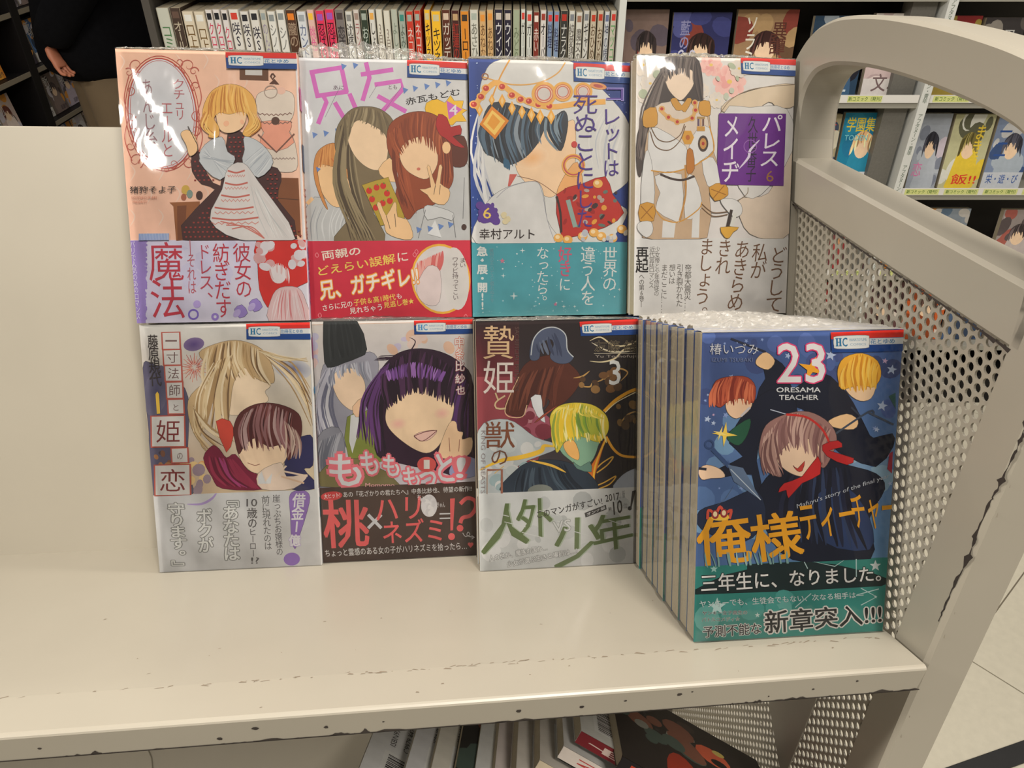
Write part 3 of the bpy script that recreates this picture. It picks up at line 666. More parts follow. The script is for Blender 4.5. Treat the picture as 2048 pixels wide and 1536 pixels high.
def cover_U2():
    A, B = pair('U2')
    A.grad(20, 90, 950, 1110, (206, 206, 208), (206, 204, 200), (196, 194, 192), (186, 186, 186))
    pk = (206, 104, 182)
    def bar(*p, w=24): A.line(list(p), w, pk)
    bar((80, 192), (262, 165)); bar((92, 188), (122, 325)); bar((248, 160), (276, 300)); bar((110, 318), (284, 295))
    bar((152, 318), (168, 350), (122, 466)); bar((212, 352), (262, 440)); bar((290, 306), (345, 440)); bar((262, 440), (345, 438), w=18)
    bar((352, 205), (525, 180)); bar((380, 140), (398, 222), (360, 345)); bar((425, 260), (566, 240), (576, 285), (455, 412)); bar((440, 320), (592, 405))
    A.line([(160, 430), (240, 270)], 2, (120, 110, 120)); A.line([(395, 330), (440, 260)], 2, (120, 110, 120)); A.line([(470, 410), (570, 270)], 2, (120, 110, 120))
    A.text('あに', (205, 262, 262, 285), (90, 60, 80)); A.text('とも', (500, 262, 545, 285), (90, 60, 80))
    tri = (98, 128, 184)
    for x, y in ((248, 145), (310, 140), (575, 275), (628, 265), (690, 255), (748, 247), (805, 238), (90, 508), (150, 500), (212, 490)):
        A.poly([(x, y), (x+30, y+12), (x+6, y+36)], tri)
    A.poly([(700, 360), (760, 340), (800, 360), (830, 320), (850, 350), (900, 350), (890, 390), (920, 400), (890, 420), (915, 460), (860, 460), (840, 480), (790, 470), (760, 450), (700, 420)], (236, 184, 40), 2)
    A.poly([(808, 348), (892, 396), (820, 450)], (198, 96, 176)); A.text('4', (824, 372, 866, 424), (220, 214, 214), .02)
    A.text('赤瓦もどむ', [(586, 335), (876, 282), (884, 318), (594, 372)], (40, 34, 34), .02)
    # three plain heads with hair, uniforms, a phone case
    A.poly([(70, 880), (150, 860), (300, 900), (420, 760), (560, 720), (830, 700), (920, 690), (935, 1100), (75, 1100)], (186, 186, 184), 2)
    A.locks([(100, 900), (300, 920)], [(80, 1090), (260, 1090)], 10, 5, [(150, 152, 156), (206, 206, 204)], .1)
    A.poly([(130, 620), (200, 570), (270, 620), (300, 720), (290, 860), (230, 910), (170, 880), (110, 760)], SK, 4)
    A.poly([(100, 660), (130, 600), (200, 568), (260, 600), (300, 690), (300, 790), (250, 720), (180, 690), (120, 690), (130, 800), (170, 920), (140, 880), (100, 760)], (198, 132, 70), 4)
    A.locks([(140, 600), (200, 570), (270, 620)], [(120, 700), (200, 700), (300, 760)], 20, 9, [(214, 150, 84), (178, 108, 54)])
    A.line([(190, 650), (230, 700)], 7, (190, 110, 60)); A.line([(90, 860), (60, 890)], 20, SK)
    hair2 = (120, 104, 76)
    A.poly([(300, 390), (390, 376), (470, 400), (530, 480), (530, 700), (480, 760), (400, 900), (470, 1095), (200, 1095), (300, 940), (300, 760), (225, 640), (210, 560), (230, 470)], hair2, 4)
    A.locks([(240, 480), (300, 400)], [(290, 1090), (420, 1090)], 26, 14, [(146, 130, 98), (92, 78, 56), (76, 62, 44), (134, 118, 86)], .08, 8)
    A.poly([(275, 520), (330, 450), (400, 470), (480, 530), (490, 640), (450, 712), (380, 700), (310, 630)], (236, 204, 166), 4)
    A.poly([(440, 712), (500, 650), (530, 700), (530, 780), (470, 760)], SK, 2)
    A.locks([(260, 430), (360, 380), (470, 410)], [(270, 600), (330, 455), (510, 560)], 30, 12, [(156, 140, 108), (104, 90, 66), (130, 114, 84)], -.05, 8)
    h3 = (142, 68, 38)
    A.poly([(820, 560), (900, 540), (920, 640), (900, 700), (830, 690)], (92, 44, 28), 3)
    A.poly([(500, 480), (580, 420), (680, 405), (770, 440), (820, 530), (840, 700), (830, 800), (740, 900), (650, 930), (600, 980), (560, 940), (530, 860), (545, 740), (490, 600)], h3, 4)
    A.locks([(520, 520), (560, 470)], [(560, 900), (640, 950)], 20, 14, [(172, 88, 50), (112, 50, 28), (154, 76, 44)], .05, 6); A.locks([(760, 480), (800, 520)], [(770, 860), (840, 740)], 16, 12, [(172, 88, 50), (112, 50, 28)], -.05, 6)
    A.poly([(555, 620), (600, 560), (700, 540), (750, 600), (755, 690), (700, 765), (620, 740), (570, 690)], (238, 200, 158), 4)
    A.locks([(500, 520), (640, 410), (780, 470)], [(550, 650), (640, 570), (770, 640)], 34, 12, [(176, 92, 54), (128, 60, 34), (152, 76, 42)], .05, 6)
    A.poly([(750, 480), (765, 420), (810, 440), (830, 490), (880, 480), (885, 530), (840, 540), (905, 600), (850, 590), (800, 550), (770, 530)], (168, 38, 36), 2); A.ell(805, 600, 22, 32, SK)
    A.ell(655, 712, 10, 8, (200, 110, 90))
    A.poly([(700, 850), (660, 820), (720, 810), (700, 705), (716, 700), (744, 800), (765, 695), (782, 705), (770, 790), (815, 820), (820, 860), (790, 905), (730, 890)], SK, 2)
    A.line([(744, 800), (735, 850)], 3, INK); A.line([(770, 800), (765, 850)], 3, INK)
    A.poly([(680, 930), (700, 905), (770, 920), (840, 950), (830, 990), (770, 970), (700, 985)], (200, 200, 198), 2); A.line([(690, 930), (650, 1080)], 3, (110, 108, 110)); A.line([(835, 960), (850, 1080)], 3, (110, 108, 110)); A.line([(900, 760), (890, 980)], 3, (130, 130, 130))
    A.poly([(740, 985), (775, 1080), (700, 1060)], (214, 214, 212))
    A.poly([(365, 790), (480, 758), (500, 775), (575, 960), (560, 985), (460, 1010), (440, 990), (362, 815)], (178, 150, 50), 2)
    for x, y in ((390, 825), (430, 808), (465, 800), (405, 870), (485, 840), (425, 915), (462, 892), (500, 880)): A.ell(x, y, 16, 17, (196, 48, 36)); A.ell(x+4, y-14, 4, 5, (90, 130, 40))
    A.poly([(470, 1010), (430, 900), (450, 890), (480, 960), (520, 890), (535, 900), (540, 965), (590, 980), (620, 1050), (610, 1088), (540, 1080), (480, 1050)], SK, 2)
    for p in (((480, 960), (500, 1030)), ((525, 950), (530, 1020))): A.line(list(p), 3, INK)
    A.ell(895, 1025, 14, 16, (70, 46, 40))
    for x, y in ((640, 1020), (700, 1015), (757, 1005), (810, 995)): A.poly([(x, y), (x+30, y+12), (x+6, y+34)], tri)
    for x, y in ((110, 695),): A.poly([(x, y), (x+24, y+10), (x+5, y+28)], tri)
    logo(A, (600, 130), (926, 148), (930, 240), (600, 222))
    # red band
    B.grad(70, 1085, 950, 1510, (200, 44, 66), (208, 50, 70), (206, 44, 58), (190, 34, 56))
    B.ell(768, 1300, 158, 188, (232, 172, 60), -8, 30); B.ell(768, 1300, 148, 176, (214, 206, 202), -8, 30)
    B.locks([(640, 1210), (780, 1150)], [(660, 1330), (760, 1260)], 18, 22, [(214, 120, 116), (206, 100, 96), (224, 160, 150)]); B.poly([(640, 1330), (700, 1230), (765, 1260), (760, 1420), (700, 1440), (650, 1400)], (218, 200, 196), 3)
    B.ell(848, 1300, 70, 168, (212, 206, 200), -4, 24); B.text('まい', [(870, 1190), (905, 1190), (900, 1242), (870, 1242)], (90, 70, 66), 0, vert=True); B.text('ワサビ持ってこい', [(830, 1185), (862, 1185), (860, 1415), (832, 1415)], (80, 60, 58), 0, vert=True)
    y_ = (232, 200, 90)
    B.text('両親の', [(132, 1142), (336, 1120), (342, 1165), (140, 1192)], (228, 214, 196), .03)
    B.text('どえらい誤解', [(112, 1225), (520, 1160), (528, 1212), (118, 1275)], y_, .02); B.text('に', [(536, 1160), (590, 1152), (594, 1200), (542, 1206)], (228, 214, 196), .02)
    B.text('兄、ガチギレ!!', [(118, 1300), (640, 1226), (652, 1328), (128, 1402)], (238, 226, 210), .035, (232, 150, 40), .05)
    B.text('さらに兄の', [(135, 1430), (292, 1408), (296, 1440), (140, 1462)], (226, 216, 206), .02); B.text('子供＆高1時代', [(300, 1402), (522, 1374), (526, 1408), (304, 1436)], y_, .02); B.text('も', [(530, 1376), (555, 1373), (558, 1400), (532, 1403)], (226, 216, 206), .02)
    B.text('見れちゃう', [(278, 1448), (450, 1428), (454, 1462), (282, 1480)], (226, 216, 206), .02); B.text('見逃し巻★', [(460, 1420), (620, 1398), (624, 1430), (464, 1452)], y_, .02)
    for x, y in ((110, 1150), (640, 1140), (630, 1155), (122, 1470), (900, 1490)): B.line([(x, y), (x-10, y+12), (x, y+26), (x+8, y+14), (x, y)], 4, (224, 120, 130), 0, 3)
    return A, B, 0
def cover_U3():
    A, B = pair('U3')
    A.grad(30, 55, 900, 1070, (40, 62, 128), (36, 56, 120), (38, 60, 124), (38, 66, 134))
    A.spots(40, 70, 120, 1000, 30, 2, 5, [(120, 140, 190), (160, 176, 210)]); A.spots(700, 240, 880, 460, 30, 2, 4, [(150, 166, 204)])
    wh = (206, 204, 198)
    A.poly([(200, 66), (540, 60), (720, 200), (890, 420), (895, 700), (780, 820), (880, 900), (700, 1080), (60, 1080), (170, 850), (100, 640), (90, 300), (110, 160)], wh, 5)
    A.locks([(110, 200), (105, 600)], [(160, 800), (190, 1060)], 8, 16, [(190, 190, 192), (214, 212, 208)], .1); A.locks([(740, 330), (880, 500)], [(700, 640), (860, 720)], 12, 10, [(184, 186, 190), (214, 212, 206)], .1, 10)
    # plain head: pale face, black-blue hair, veil
    A.poly([(300, 520), (400, 440), (500, 450), (560, 400), (600, 420), (590, 700), (500, 800), (440, 810), (330, 730), (280, 640)], (232, 196, 156), 4)
    A.ell(370, 600, 90, 62, (228, 172, 116), -15, 20, (234, 200, 162)); A.poly([(540, 700), (610, 620), (640, 760), (560, 800), (500, 800)], (226, 166, 104), 3)
    A.poly([(100, 420), (160, 300), (320, 320), (460, 380), (540, 340), (560, 420), (525, 560), (470, 500), (440, 440), (400, 520), (330, 600), (240, 640), (170, 600), (110, 560)], (52, 56, 62), 4)
    A.locks([(120, 380), (250, 310), (430, 370)], [(120, 560), (260, 640), (420, 500)], 40, 16, [(40, 44, 50), (84, 104, 120), (60, 78, 94), (30, 32, 36), (130, 140, 148)], .1, 14)
    A.locks([(440, 380), (540, 350)], [(500, 560), (530, 470)], 14, 12, [(60, 84, 104), (120, 136, 146), (36, 40, 46)], .12, 8); A.locks([(220, 600), (240, 610)], [(220, 650), (250, 670)], 5, 14, [(50, 90, 116)])
    A.poly([(250, 690), (290, 690), (250, 760), (240, 755)], (190, 90, 80)); A.line([(290, 700), (400, 730), (500, 800)], 3, (130, 90, 70), 0, 4)
    # jewelled headband
    A.line([(250, 66), (200, 160), (150, 290)], 8, (214, 150, 60), 0, 5); A.line([(110, 160), (260, 200), (400, 190), (500, 140), (545, 78)], 7, (214, 160, 84), 0, 6); A.ring(120, 158, 16, 6, (150, 96, 60))
    A.line([(60, 330), (110, 250), (180, 190), (260, 240), (360, 300), (480, 320), (620, 300), (760, 290)], 30, (226, 168, 84), 0, 6)
    for x, y in ((60, 310), (98, 268), (125, 222), (210, 212), (262, 258), (308, 280), (352, 290), (402, 308), (460, 316)): A.ell(x, y, 24, 22, (230, 170, 90)); A.ell(x, y, 16, 15, (186, 56, 48)); A.ell(x-4, y-4, 5, 5, (224, 130, 110))
    for x, y, r in ((432, 250, 66), (532, 238, 54), (640, 236, 50)):
        A.ell(x, y, r, r, (222, 164, 76), 0, 26); A.ell(x, y, r*.76, r*.76, (196, 104, 84), 0, 26); A.ell(x, y, r*.5, r*.5, (200, 190, 182), 0, 22); A.ring(x, y, r*.64, 4, (232, 200, 160))
    A.ell(720, 205, 46, 18, (210, 140, 80), 10); A.ell(720, 205, 26, 9, (170, 70, 60), 10)
    for x, y, s in ((90, 340, 1), (155, 285, .9), (210, 290, 1.1), (262, 330, 1.1), (315, 350, 1.1), (365, 365, 1.2), (412, 375, 1.2), (470, 375, 1.2)):
        A.poly([(x, y-36*s), (x+18*s, y), (x, y+36*s), (x-18*s, y)], (230, 164, 62)); A.poly([(x, y-20*s), (x+8*s, y), (x, y+20*s), (x-8*s, y)], (240, 200, 130))
    A.poly([(155, 318), (246, 398), (172, 500), (90, 418)], (214, 128, 36)); A.poly([(157, 340), (226, 400), (170, 478), (108, 416)], (240, 196, 96)); A.poly([(160, 360), (200, 402), (165, 450), (130, 414)], (222, 150, 50))
    A.ring(590, 640, 52, 22, (224, 166, 80)); A.ring(590, 640, 52, 8, (186, 84, 84)); A.ell(594, 525, 16, 18, (190, 66, 60))
    A.poly([(70, 1070), (110, 880), (200, 780), (350, 730), (420, 760), (450, 940), (490, 1070)], (206, 204, 200), 4); A.line([(180, 820), (250, 760), (380, 730), (420, 780), (450, 940), (490, 1060)], 3, (150, 150, 156), 0, 5)
    A.poly([(500, 800), (640, 740), (760, 700), (800, 800), (860, 900), (760, 980), (560, 1040), (520, 1000)], (178, 48, 40), 2)
    for _ in range(30): A.ell(A.rnd.uniform(540, 820), A.rnd.uniform(760, 980), A.rnd.uniform(8, 22), A.rnd.uniform(6, 16), A.rnd.choice([(214, 150, 60), (96, 110, 100), (150, 36, 34), (170, 150, 140), (60, 46, 46)]), A.rnd.uniform(0, 180), 8)
    A.line([(500, 810), (520, 900), (525, 1010)], 12, (60, 44, 40), 0, 4); A.line([(560, 830), (600, 980)], 24, (140, 160, 150))
    for x, y in ((510, 1040), (560, 1050), (640, 1030), (700, 1010), (740, 1030), (800, 1040), (850, 990), (720, 740)): A.ell(x, y, 26, 24, (222, 166, 84)); A.ell(x-5, y-5, 12, 11, (236, 208, 160))
    A.spots(640, 990, 880, 1060, 10, 10, 20, [(178, 180, 186), (206, 200, 190)])
    pu = (74, 52, 128)
    A.text('コ', (765, 215, 855, 285), (150, 140, 200), .04); A.text('コ', (768, 218, 852, 282), (84, 62, 140), 0)
    A.text('レットは', [(738, 325), (840, 330), (830, 700), (752, 705)], pu, .006, vert=True)
    A.text('死ぬことにした', [(590, 255), (715, 255), (690, 985), (610, 985)], pu, .006, vert=True)
    A.spots(90, 860, 180, 950, 30, 12, 26, [(92, 60, 138)]); A.ell(130, 905, 48, 52, (92, 60, 138)); A.text('6', (108, 875, 150, 935), (226, 190, 90), .01)
    A.text('幸村アルト', (88, 990, 382, 1048), (50, 40, 38), .01); A.spots(210, 910, 250, 970, 5, 12, 20, [(214, 200, 160), (206, 190, 150)])
    A.poly([(888, 190), (902, 190), (900, 1062), (880, 1062)], (206, 206, 204))
    logo(A, (588, 80), (902, 95), (898, 192), (590, 180))
    B.grad(45, 1062, 890, 1490, (66, 146, 156), (74, 150, 160), (84, 152, 162), (76, 150, 160))
    B.spots(80, 1080, 860, 1470, 60, 2, 5, [(150, 190, 196), (186, 206, 206)])
    for x, y, r in ((318, 1110, 16), (272, 1362, 22), (215, 1250, 14), (540, 1420, 12), (838, 1325, 10), (598, 1420, 10), (500, 1400, 8)): B.star(x, y, r, (204, 214, 212), 4, .22)
    B.star(210, 1168, 16, (190, 110, 130)); B.star(495, 1408, 12, (190, 110, 140))
    wt = (206, 210, 206)
    B.text('世界の', [(752, 1092), (824, 1092), (822, 1335), (748, 1335)], wt, .008, vert=True)
    B.text('違う人を', [(632, 1092), (706, 1092), (704, 1415), (634, 1415)], wt, .008, vert=True)
    B.text('好き', [(512, 1092), (580, 1092), (580, 1255), (514, 1255)], (190, 84, 110), .02, vert=True); B.text('に', [(516, 1262), (576, 1262), (574, 1335), (514, 1335)], wt, .008, vert=True)
    B.text('なったら。', [(396, 1092), (458, 1092), (456, 1420), (392, 1420)], wt, .008, vert=True)
    B.text('急・展・開!!', [(76, 1092), (130, 1092), (128, 1440), (80, 1440)], wt, .05, vert=True)
    B.text('冥府の王ハデスと眠れぬナサ', [(142, 1100), (164, 1100), (166, 1400), (146, 1400)], (110, 150, 160), 0, vert=True)
    return A, B, 0
def cover_U4():
    A, B = pair('U4')
    A.grad(60, 50, 950, 1040, (206, 200, 190), (208, 204, 198), (206, 200, 196), (206, 202, 198))
    for x, y, r in ((590, 190, 88), (490, 100, 60), (120, 100, 60), (160, 200, 52), (140, 270, 46), (520, 290, 44), (440, 240, 40), (640, 120, 50)):
        c1, c2 = ((222, 156, 148), (230, 182, 170)) if r > 55 and x > 300 else ((208, 200, 190), (216, 204, 188))
        for k in range(10): a = k*.63; A.ell(x+r*.55*cos(a), y+r*.55*sin(a), r*.5, r*.36, A.rnd.choice([c1, c2]), a*57, 12, c2)
        for k in range(6): a = k*1.05+.4; A.ell(x+r*.25*cos(a), y+r*.25*sin(a), r*.34, r*.24, A.rnd.choice([c1, c2]), a*57, 10)
        A.ell(x, y, r*.16, r*.13, (222, 186, 96))
    A.spots(80, 60, 700, 330, 16, 14, 26, [(170, 178, 150), (186, 190, 170)])
    A.poly([(545, 350), (600, 280), (760, 225), (940, 205), (940, 320), (850, 330), (800, 300), (700, 360)], (206, 186, 158), 3); A.poly([(640, 830), (800, 790), (930, 560), (920, 1000), (700, 1010)], (208, 190, 170), 4); A.poly([(560, 360), (700, 330), (900, 340), (930, 560), (760, 800), (640, 760)], (206, 202, 196), 3)
    A.line([(540, 360), (600, 285), (720, 230), (940, 206)], 4, (130, 112, 90), 0, 6); A.line([(690, 760), (680, 800), (600, 850)], 4, (130, 112, 90), 0, 5)
    # plain standing figure: long dark hair, white and gold uniform
    h = (66, 56, 52)
    A.poly([(240, 60), (400, 56), (440, 160), (440, 300), (380, 300), (300, 290), (220, 330), (150, 440), (130, 560), (110, 700), (88, 660), (90, 480), (150, 320), (200, 220), (215, 120)], h, 3)
    A.locks([(240, 90), (260, 90)], [(90, 600), (140, 620)], 16, 10, [(96, 84, 78), (48, 40, 38), (120, 108, 100)], .06, 10)
    A.poly([(240, 150), (300, 120), (385, 130), (395, 200), (360, 260), (320, 292), (270, 250), (245, 200)], (228, 204, 178), 4)
    A.locks([(230, 70), (320, 58), (410, 70)], [(240, 200), (320, 150), (400, 200)], 26, 12, [(84, 72, 66), (56, 46, 44), (110, 98, 90)], .02, 4); A.locks([(400, 90), (415, 100)], [(425, 300), (450, 300)], 8, 10, [(84, 72, 66), (50, 42, 40)])
    be = (186, 158, 128); gd = (196, 142, 56); wh = (208, 206, 202)
    A.poly([(120, 1030), (140, 780), (130, 560), (170, 400), (260, 330), (430, 320), (480, 380), (500, 560), (560, 760), (480, 790), (470, 1030)], be, 2)
    A.poly([(180, 330), (260, 300), (300, 290), (340, 330), (400, 300), (450, 310), (480, 440), (500, 560), (430, 620), (360, 660), (270, 675), (165, 665), (150, 480)], (206, 190, 172), 2)
    A.poly([(150, 470), (200, 440), (330, 520), (360, 560), (360, 655), (270, 676), (163, 665)], wh, 2); A.poly([(370, 540), (420, 440), (480, 440), (502, 560), (430, 620), (385, 650)], wh, 2)
    A.poly([(185, 700), (330, 690), (330, 930), (290, 940), (190, 880), (215, 790)], wh, 2); A.poly([(350, 720), (400, 700), (440, 830), (420, 900), (350, 930)], wh, 2); A.poly([(225, 1030), (230, 940), (300, 945), (290, 1030)], wh); A.poly([(385, 1030), (390, 920), (430, 880), (425, 1030)], wh)
    A.poly([(110, 870), (125, 620), (150, 560), (180, 700), (180, 860)], wh, 2); A.poly([(440, 620), (500, 600), (560, 730), (520, 760), (470, 750)], wh, 2)
    A.line([(165, 670), (270, 680), (380, 650), (430, 625), (504, 560), (480, 430)], 7, gd, 0, 5); A.line([(180, 860), (230, 930), (320, 945), (420, 880), (440, 840)], 6, gd, 0, 5)
    A.line([(350, 640), (352, 800), (320, 940)], 10, (180, 130, 66), 0, 4); A.poly([(360, 560), (390, 560), (400, 660), (370, 690), (356, 660)], (176, 110, 40), 2); A.line([(215, 690), (280, 715), (340, 720), (400, 700)], 12, (60, 46, 40), 0, 5)
    A.poly([(268, 290), (300, 280), (330, 320), (360, 280), (385, 290), (350, 355), (330, 345), (300, 345)], gd, 2)
    A.line([(210, 340), (260, 385), (310, 405), (350, 400), (395, 370), (405, 300)], 20, (206, 160, 96), 0, 6)
    for x, y in ((222, 338), (258, 383), (306, 408), (386, 388), (404, 345), (400, 305)): A.ell(x, y, 17, 17, (204, 156, 88)); A.ell(x, y, 9, 9, (176, 48, 38))
    A.ell(363, 492, 34, 42, (202, 146, 52), 0, 6); A.ell(363, 492, 12, 14, (176, 96, 40)); A.ell(446, 525, 28, 44, (70, 54, 44)); A.ell(446, 525, 18, 30, (186, 134, 70)); A.ell(446, 525, 8, 10, (160, 50, 40))
    for x, c in ((415, (90, 70, 90)), (428, (190, 150, 110)), (441, (110, 80, 70))): A.rect(x, 392, x+10, 430, c)
    A.rect(412, 432, 455, 458, (190, 140, 60)); A.rect(412, 380, 455, 392, (160, 130, 80))
    A.line([(165, 440), (200, 500), (260, 515), (320, 480), (345, 420)], 5, (110, 84, 60), 0, 6); A.line([(160, 460), (190, 540), (260, 560), (320, 510), (350, 430)], 5, (110, 84, 60), 0, 6)
    for P in ([(125, 350), (190, 330), (198, 420), (160, 438), (122, 430)], [(425, 300), (480, 298), (484, 370), (450, 376), (425, 360)], [(106, 852), (182, 850), (180, 940), (106, 942)], [(478, 760), (560, 735), (582, 800), (510, 834)]): A.poly(P, gd, 2)
    for P in (((110, 860), (175, 930)), ((175, 860), (110, 930)), ((490, 770), (570, 800)), ((500, 820), (560, 750))): A.line(list(P), 5, (150, 98, 36))
    A.line([(440, 850), (500, 895), (580, 890)], 5, (110, 84, 60), 0, 5); A.line([(440, 870), (500, 915), (580, 905)], 5, (110, 84, 60), 0, 5)
    A.poly([(540, 830), (600, 820), (650, 850), (655, 900), (620, 920), (580, 890)], wh, 3); A.poly([(100, 950), (165, 945), (175, 1000), (140, 1030), (95, 990)], wh, 3); A.line([(600, 880), (580, 970)], 16, (56, 44, 40)); A.line([(620, 900), (600, 970)], 20, (206, 204, 196)); A.poly([(540, 975), (640, 975), (610, 1000), (590, 1030), (565, 1030)], (206, 156, 60), 2)
    A.poly([(530, 362), (893, 364), (880, 752), (540, 745), (522, 640)], (98, 36, 126))
    A.text('パレス', [(770, 372), (872, 372), (852, 652), (750, 652)], (214, 206, 214), .01, vert=True); A.text('メイヂ', [(562, 375), (640, 375), (640, 735), (545, 735)], (214, 206, 214), .01, vert=True)
    A.text('久世番子', [(692, 382), (742, 382), (728, 730), (676, 730)], (42, 24, 52), 0, vert=True); A.line([(750, 505), (700, 560), (690, 600), (640, 660)], 14, (204, 190, 210), 2, 6); A.ring(700, 540, 34, 4, (140, 90, 160)); A.text('6', (786, 670, 826, 730), (150, 104, 60), 0)
    logo(A, (648, 62), (948, 74), (944, 162), (652, 148), '別冊花とゆめ')
    B.grad(60, 1030, 915, 1460, (204, 202, 198), (206, 204, 200), (204, 200, 196), (198, 196, 192))
    br = (104, 72, 50)
    B.text('どうして', [(820, 1080), (900, 1080), (872, 1432), (782, 1432)], br, .0, vert=True); B.text('私が', [(722, 1065), (800, 1065), (780, 1252), (702, 1252)], br, 0, vert=True)
    B.text('あきらめ', [(628, 1048), (705, 1048), (660, 1424), (575, 1424)], br, 0, vert=True); B.text('きれ', [(535, 1040), (606, 1040), (590, 1230), (512, 1230)], br, 0, vert=True)
    B.text('ましょう。', [(436, 1036), (508, 1036), (480, 1480), (392, 1480)], br, 0, vert=True)
    g = (86, 80, 74)
    B.text('再起', [(90, 1082), (152, 1082), (150, 1218), (88, 1218)], (30, 26, 24), .04, vert=True); B.text('への第6巻―', [(104, 1225), (132, 1225), (130, 1402), (104, 1402)], g, .01, vert=True)
    B.text('近代宮廷ロマンス', [(160, 1080), (188, 1080), (182, 1302), (156, 1302)], g, 0, vert=True); B.text('少女帝と少年侍従の', [(190, 1080), (216, 1080), (210, 1345), (184, 1345)], g, 0, vert=True)
    B.text('まだここに……', [(225, 1175), (258, 1175), (252, 1435), (220, 1435)], g, 0, vert=True); B.text('想いは', [(268, 1175), (300, 1175), (296, 1280), (264, 1280)], g, 0, vert=True)
    B.text('引き裂かれた', [(308, 1175), (342, 1175), (338, 1402), (304, 1402)], g, 0, vert=True); B.text('帝都大震災……', [(352, 1175), (386, 1175), (380, 1440), (346, 1440)], g, 0, vert=True)
    return A, B, 0
def cover_L1():
    A, B = pair('L1')
    A.grad(0, 60, 1030, 1070, (206, 204, 198), (204, 200, 192), (206, 186, 150), (190, 160, 130))
    A.poly([(40, 330), (90, 300), (200, 380), (300, 500), (300, 900), (330, 1060), (110, 1060), (80, 700)], (86, 82, 104), 4)
    A.ell(120, 460, 70, 150, (70, 68, 96), 10, 20, (96, 92, 112)); A.ell(900, 340, 110, 60, (96, 100, 134), 10, 20, (190, 188, 188)); A.ell(330, 190, 60, 40, (86, 64, 120), -10, 18, (120, 100, 140))
    A.spots(250, 840, 420, 1050, 14, 18, 40, [(214, 160, 100), (222, 190, 130), (150, 130, 140)]); A.spots(120, 780, 250, 900, 10, 10, 26, [(120, 80, 60), (70, 60, 70), (160, 110, 70)])
    fl = [(198, 92, 76), (214, 128, 104), (176, 66, 60), (224, 150, 120)]
    for k in range(44): a = k*2.399; r = 88*((k+4)/48)**.5; A.line([(335+r*.3*cos(a), 325+r*.3*sin(a)), (335+r*cos(a), 325+r*1.05*sin(a))], 14, A.rnd.choice(fl), 2)
    # two plain heads: long straw hair above, short plum hair below
    A.poly([(420, 420), (480, 300), (560, 240), (700, 330), (770, 430), (740, 470), (760, 520), (700, 560), (640, 600), (520, 600), (430, 520)], (232, 208, 176), 4)
    A.poly([(360, 240), (480, 180), (600, 170), (720, 220), (780, 320), (790, 420), (700, 400), (620, 330), (560, 420), (540, 560), (520, 640), (430, 520), (400, 620), (370, 760), (420, 820), (330, 700), (300, 520), (400, 400), (420, 330)], (196, 166, 122), 4)
    st = [(214, 190, 148), (168, 136, 92), (120, 92, 62), (226, 206, 170), (186, 154, 108)]
    A.locks([(400, 220), (560, 170), (700, 220)], [(420, 520), (600, 380), (770, 440)], 40, 16, st, .1, 14)
    A.locks([(440, 300), (560, 250)], [(320, 700), (540, 700)], 22, 14, st, .06, 16); A.locks([(700, 220), (720, 240)], [(1000, 440), (1010, 700)], 16, 9, st, -.12, 10); A.locks([(690, 225), (700, 230)], [(980, 270), (990, 300)], 5, 9, [(214, 196, 160), (190, 166, 126)], .08)
    A.locks([(330, 540), (330, 560)], [(400, 820), (560, 760)], 12, 14, st, .1, 14)
    A.poly([(460, 640), (540, 640), (560, 720), (520, 820)], (196, 70, 54), 2)
    A.poly([(390, 850), (440, 780), (480, 800), (520, 850), (570, 830), (640, 920), (700, 950), (740, 1030), (500, 1025), (440, 960)], (120, 30, 56), 3); A.locks([(420, 840), (560, 860)], [(520, 1010), (720, 1030)], 14, 20, [(146, 44, 70), (96, 22, 44), (160, 60, 110), (180, 90, 90)], .1)
    A.poly([(850, 860), (900, 760), (960, 730), (1010, 740), (1010, 900), (960, 920), (1030, 1000), (1030, 1030), (880, 1030)], (46, 44, 84), 3)
    A.poly([(590, 780), (680, 720), (840, 740), (870, 820), (830, 900), (740, 940), (660, 930), (600, 860)], (236, 206, 172), 4); A.poly([(700, 940), (830, 880), (860, 960), (980, 950), (900, 1030), (720, 1030)], (222, 200, 180), 3)
    A.poly([(560, 680), (600, 590), (700, 540), (820, 545), (930, 600), (950, 700), (920, 800), (870, 870), (850, 780), (760, 790), (680, 740), (620, 790), (590, 830), (570, 760)], (90, 42, 40), 4)
    A.locks([(620, 600), (740, 540), (900, 600)], [(600, 800), (740, 800), (940, 820)], 44, 18, [(74, 32, 32), (110, 58, 54), (140, 96, 96), (60, 26, 28), (170, 140, 136)], .08, 16)
    A.locks([(850, 640), (920, 700)], [(860, 860), (940, 850)], 10, 12, [(190, 166, 150), (150, 116, 108)], -.1, 10); A.line([(640, 880), (680, 895), (710, 888)], 4, (150, 100, 84), 0, 3)
    A.poly([(700, 960), (720, 930), (740, 990), (780, 940), (770, 1000), (700, 1000)], (206, 206, 204)); A.line([(840, 930), (980, 960)], 10, (224, 200, 176)); A.line([(830, 960), (960, 1000)], 10, (214, 180, 150)); A.line([(800, 960), (860, 900)], 9, (224, 200, 176))
    # title tiles
    rd = (176, 84, 70)
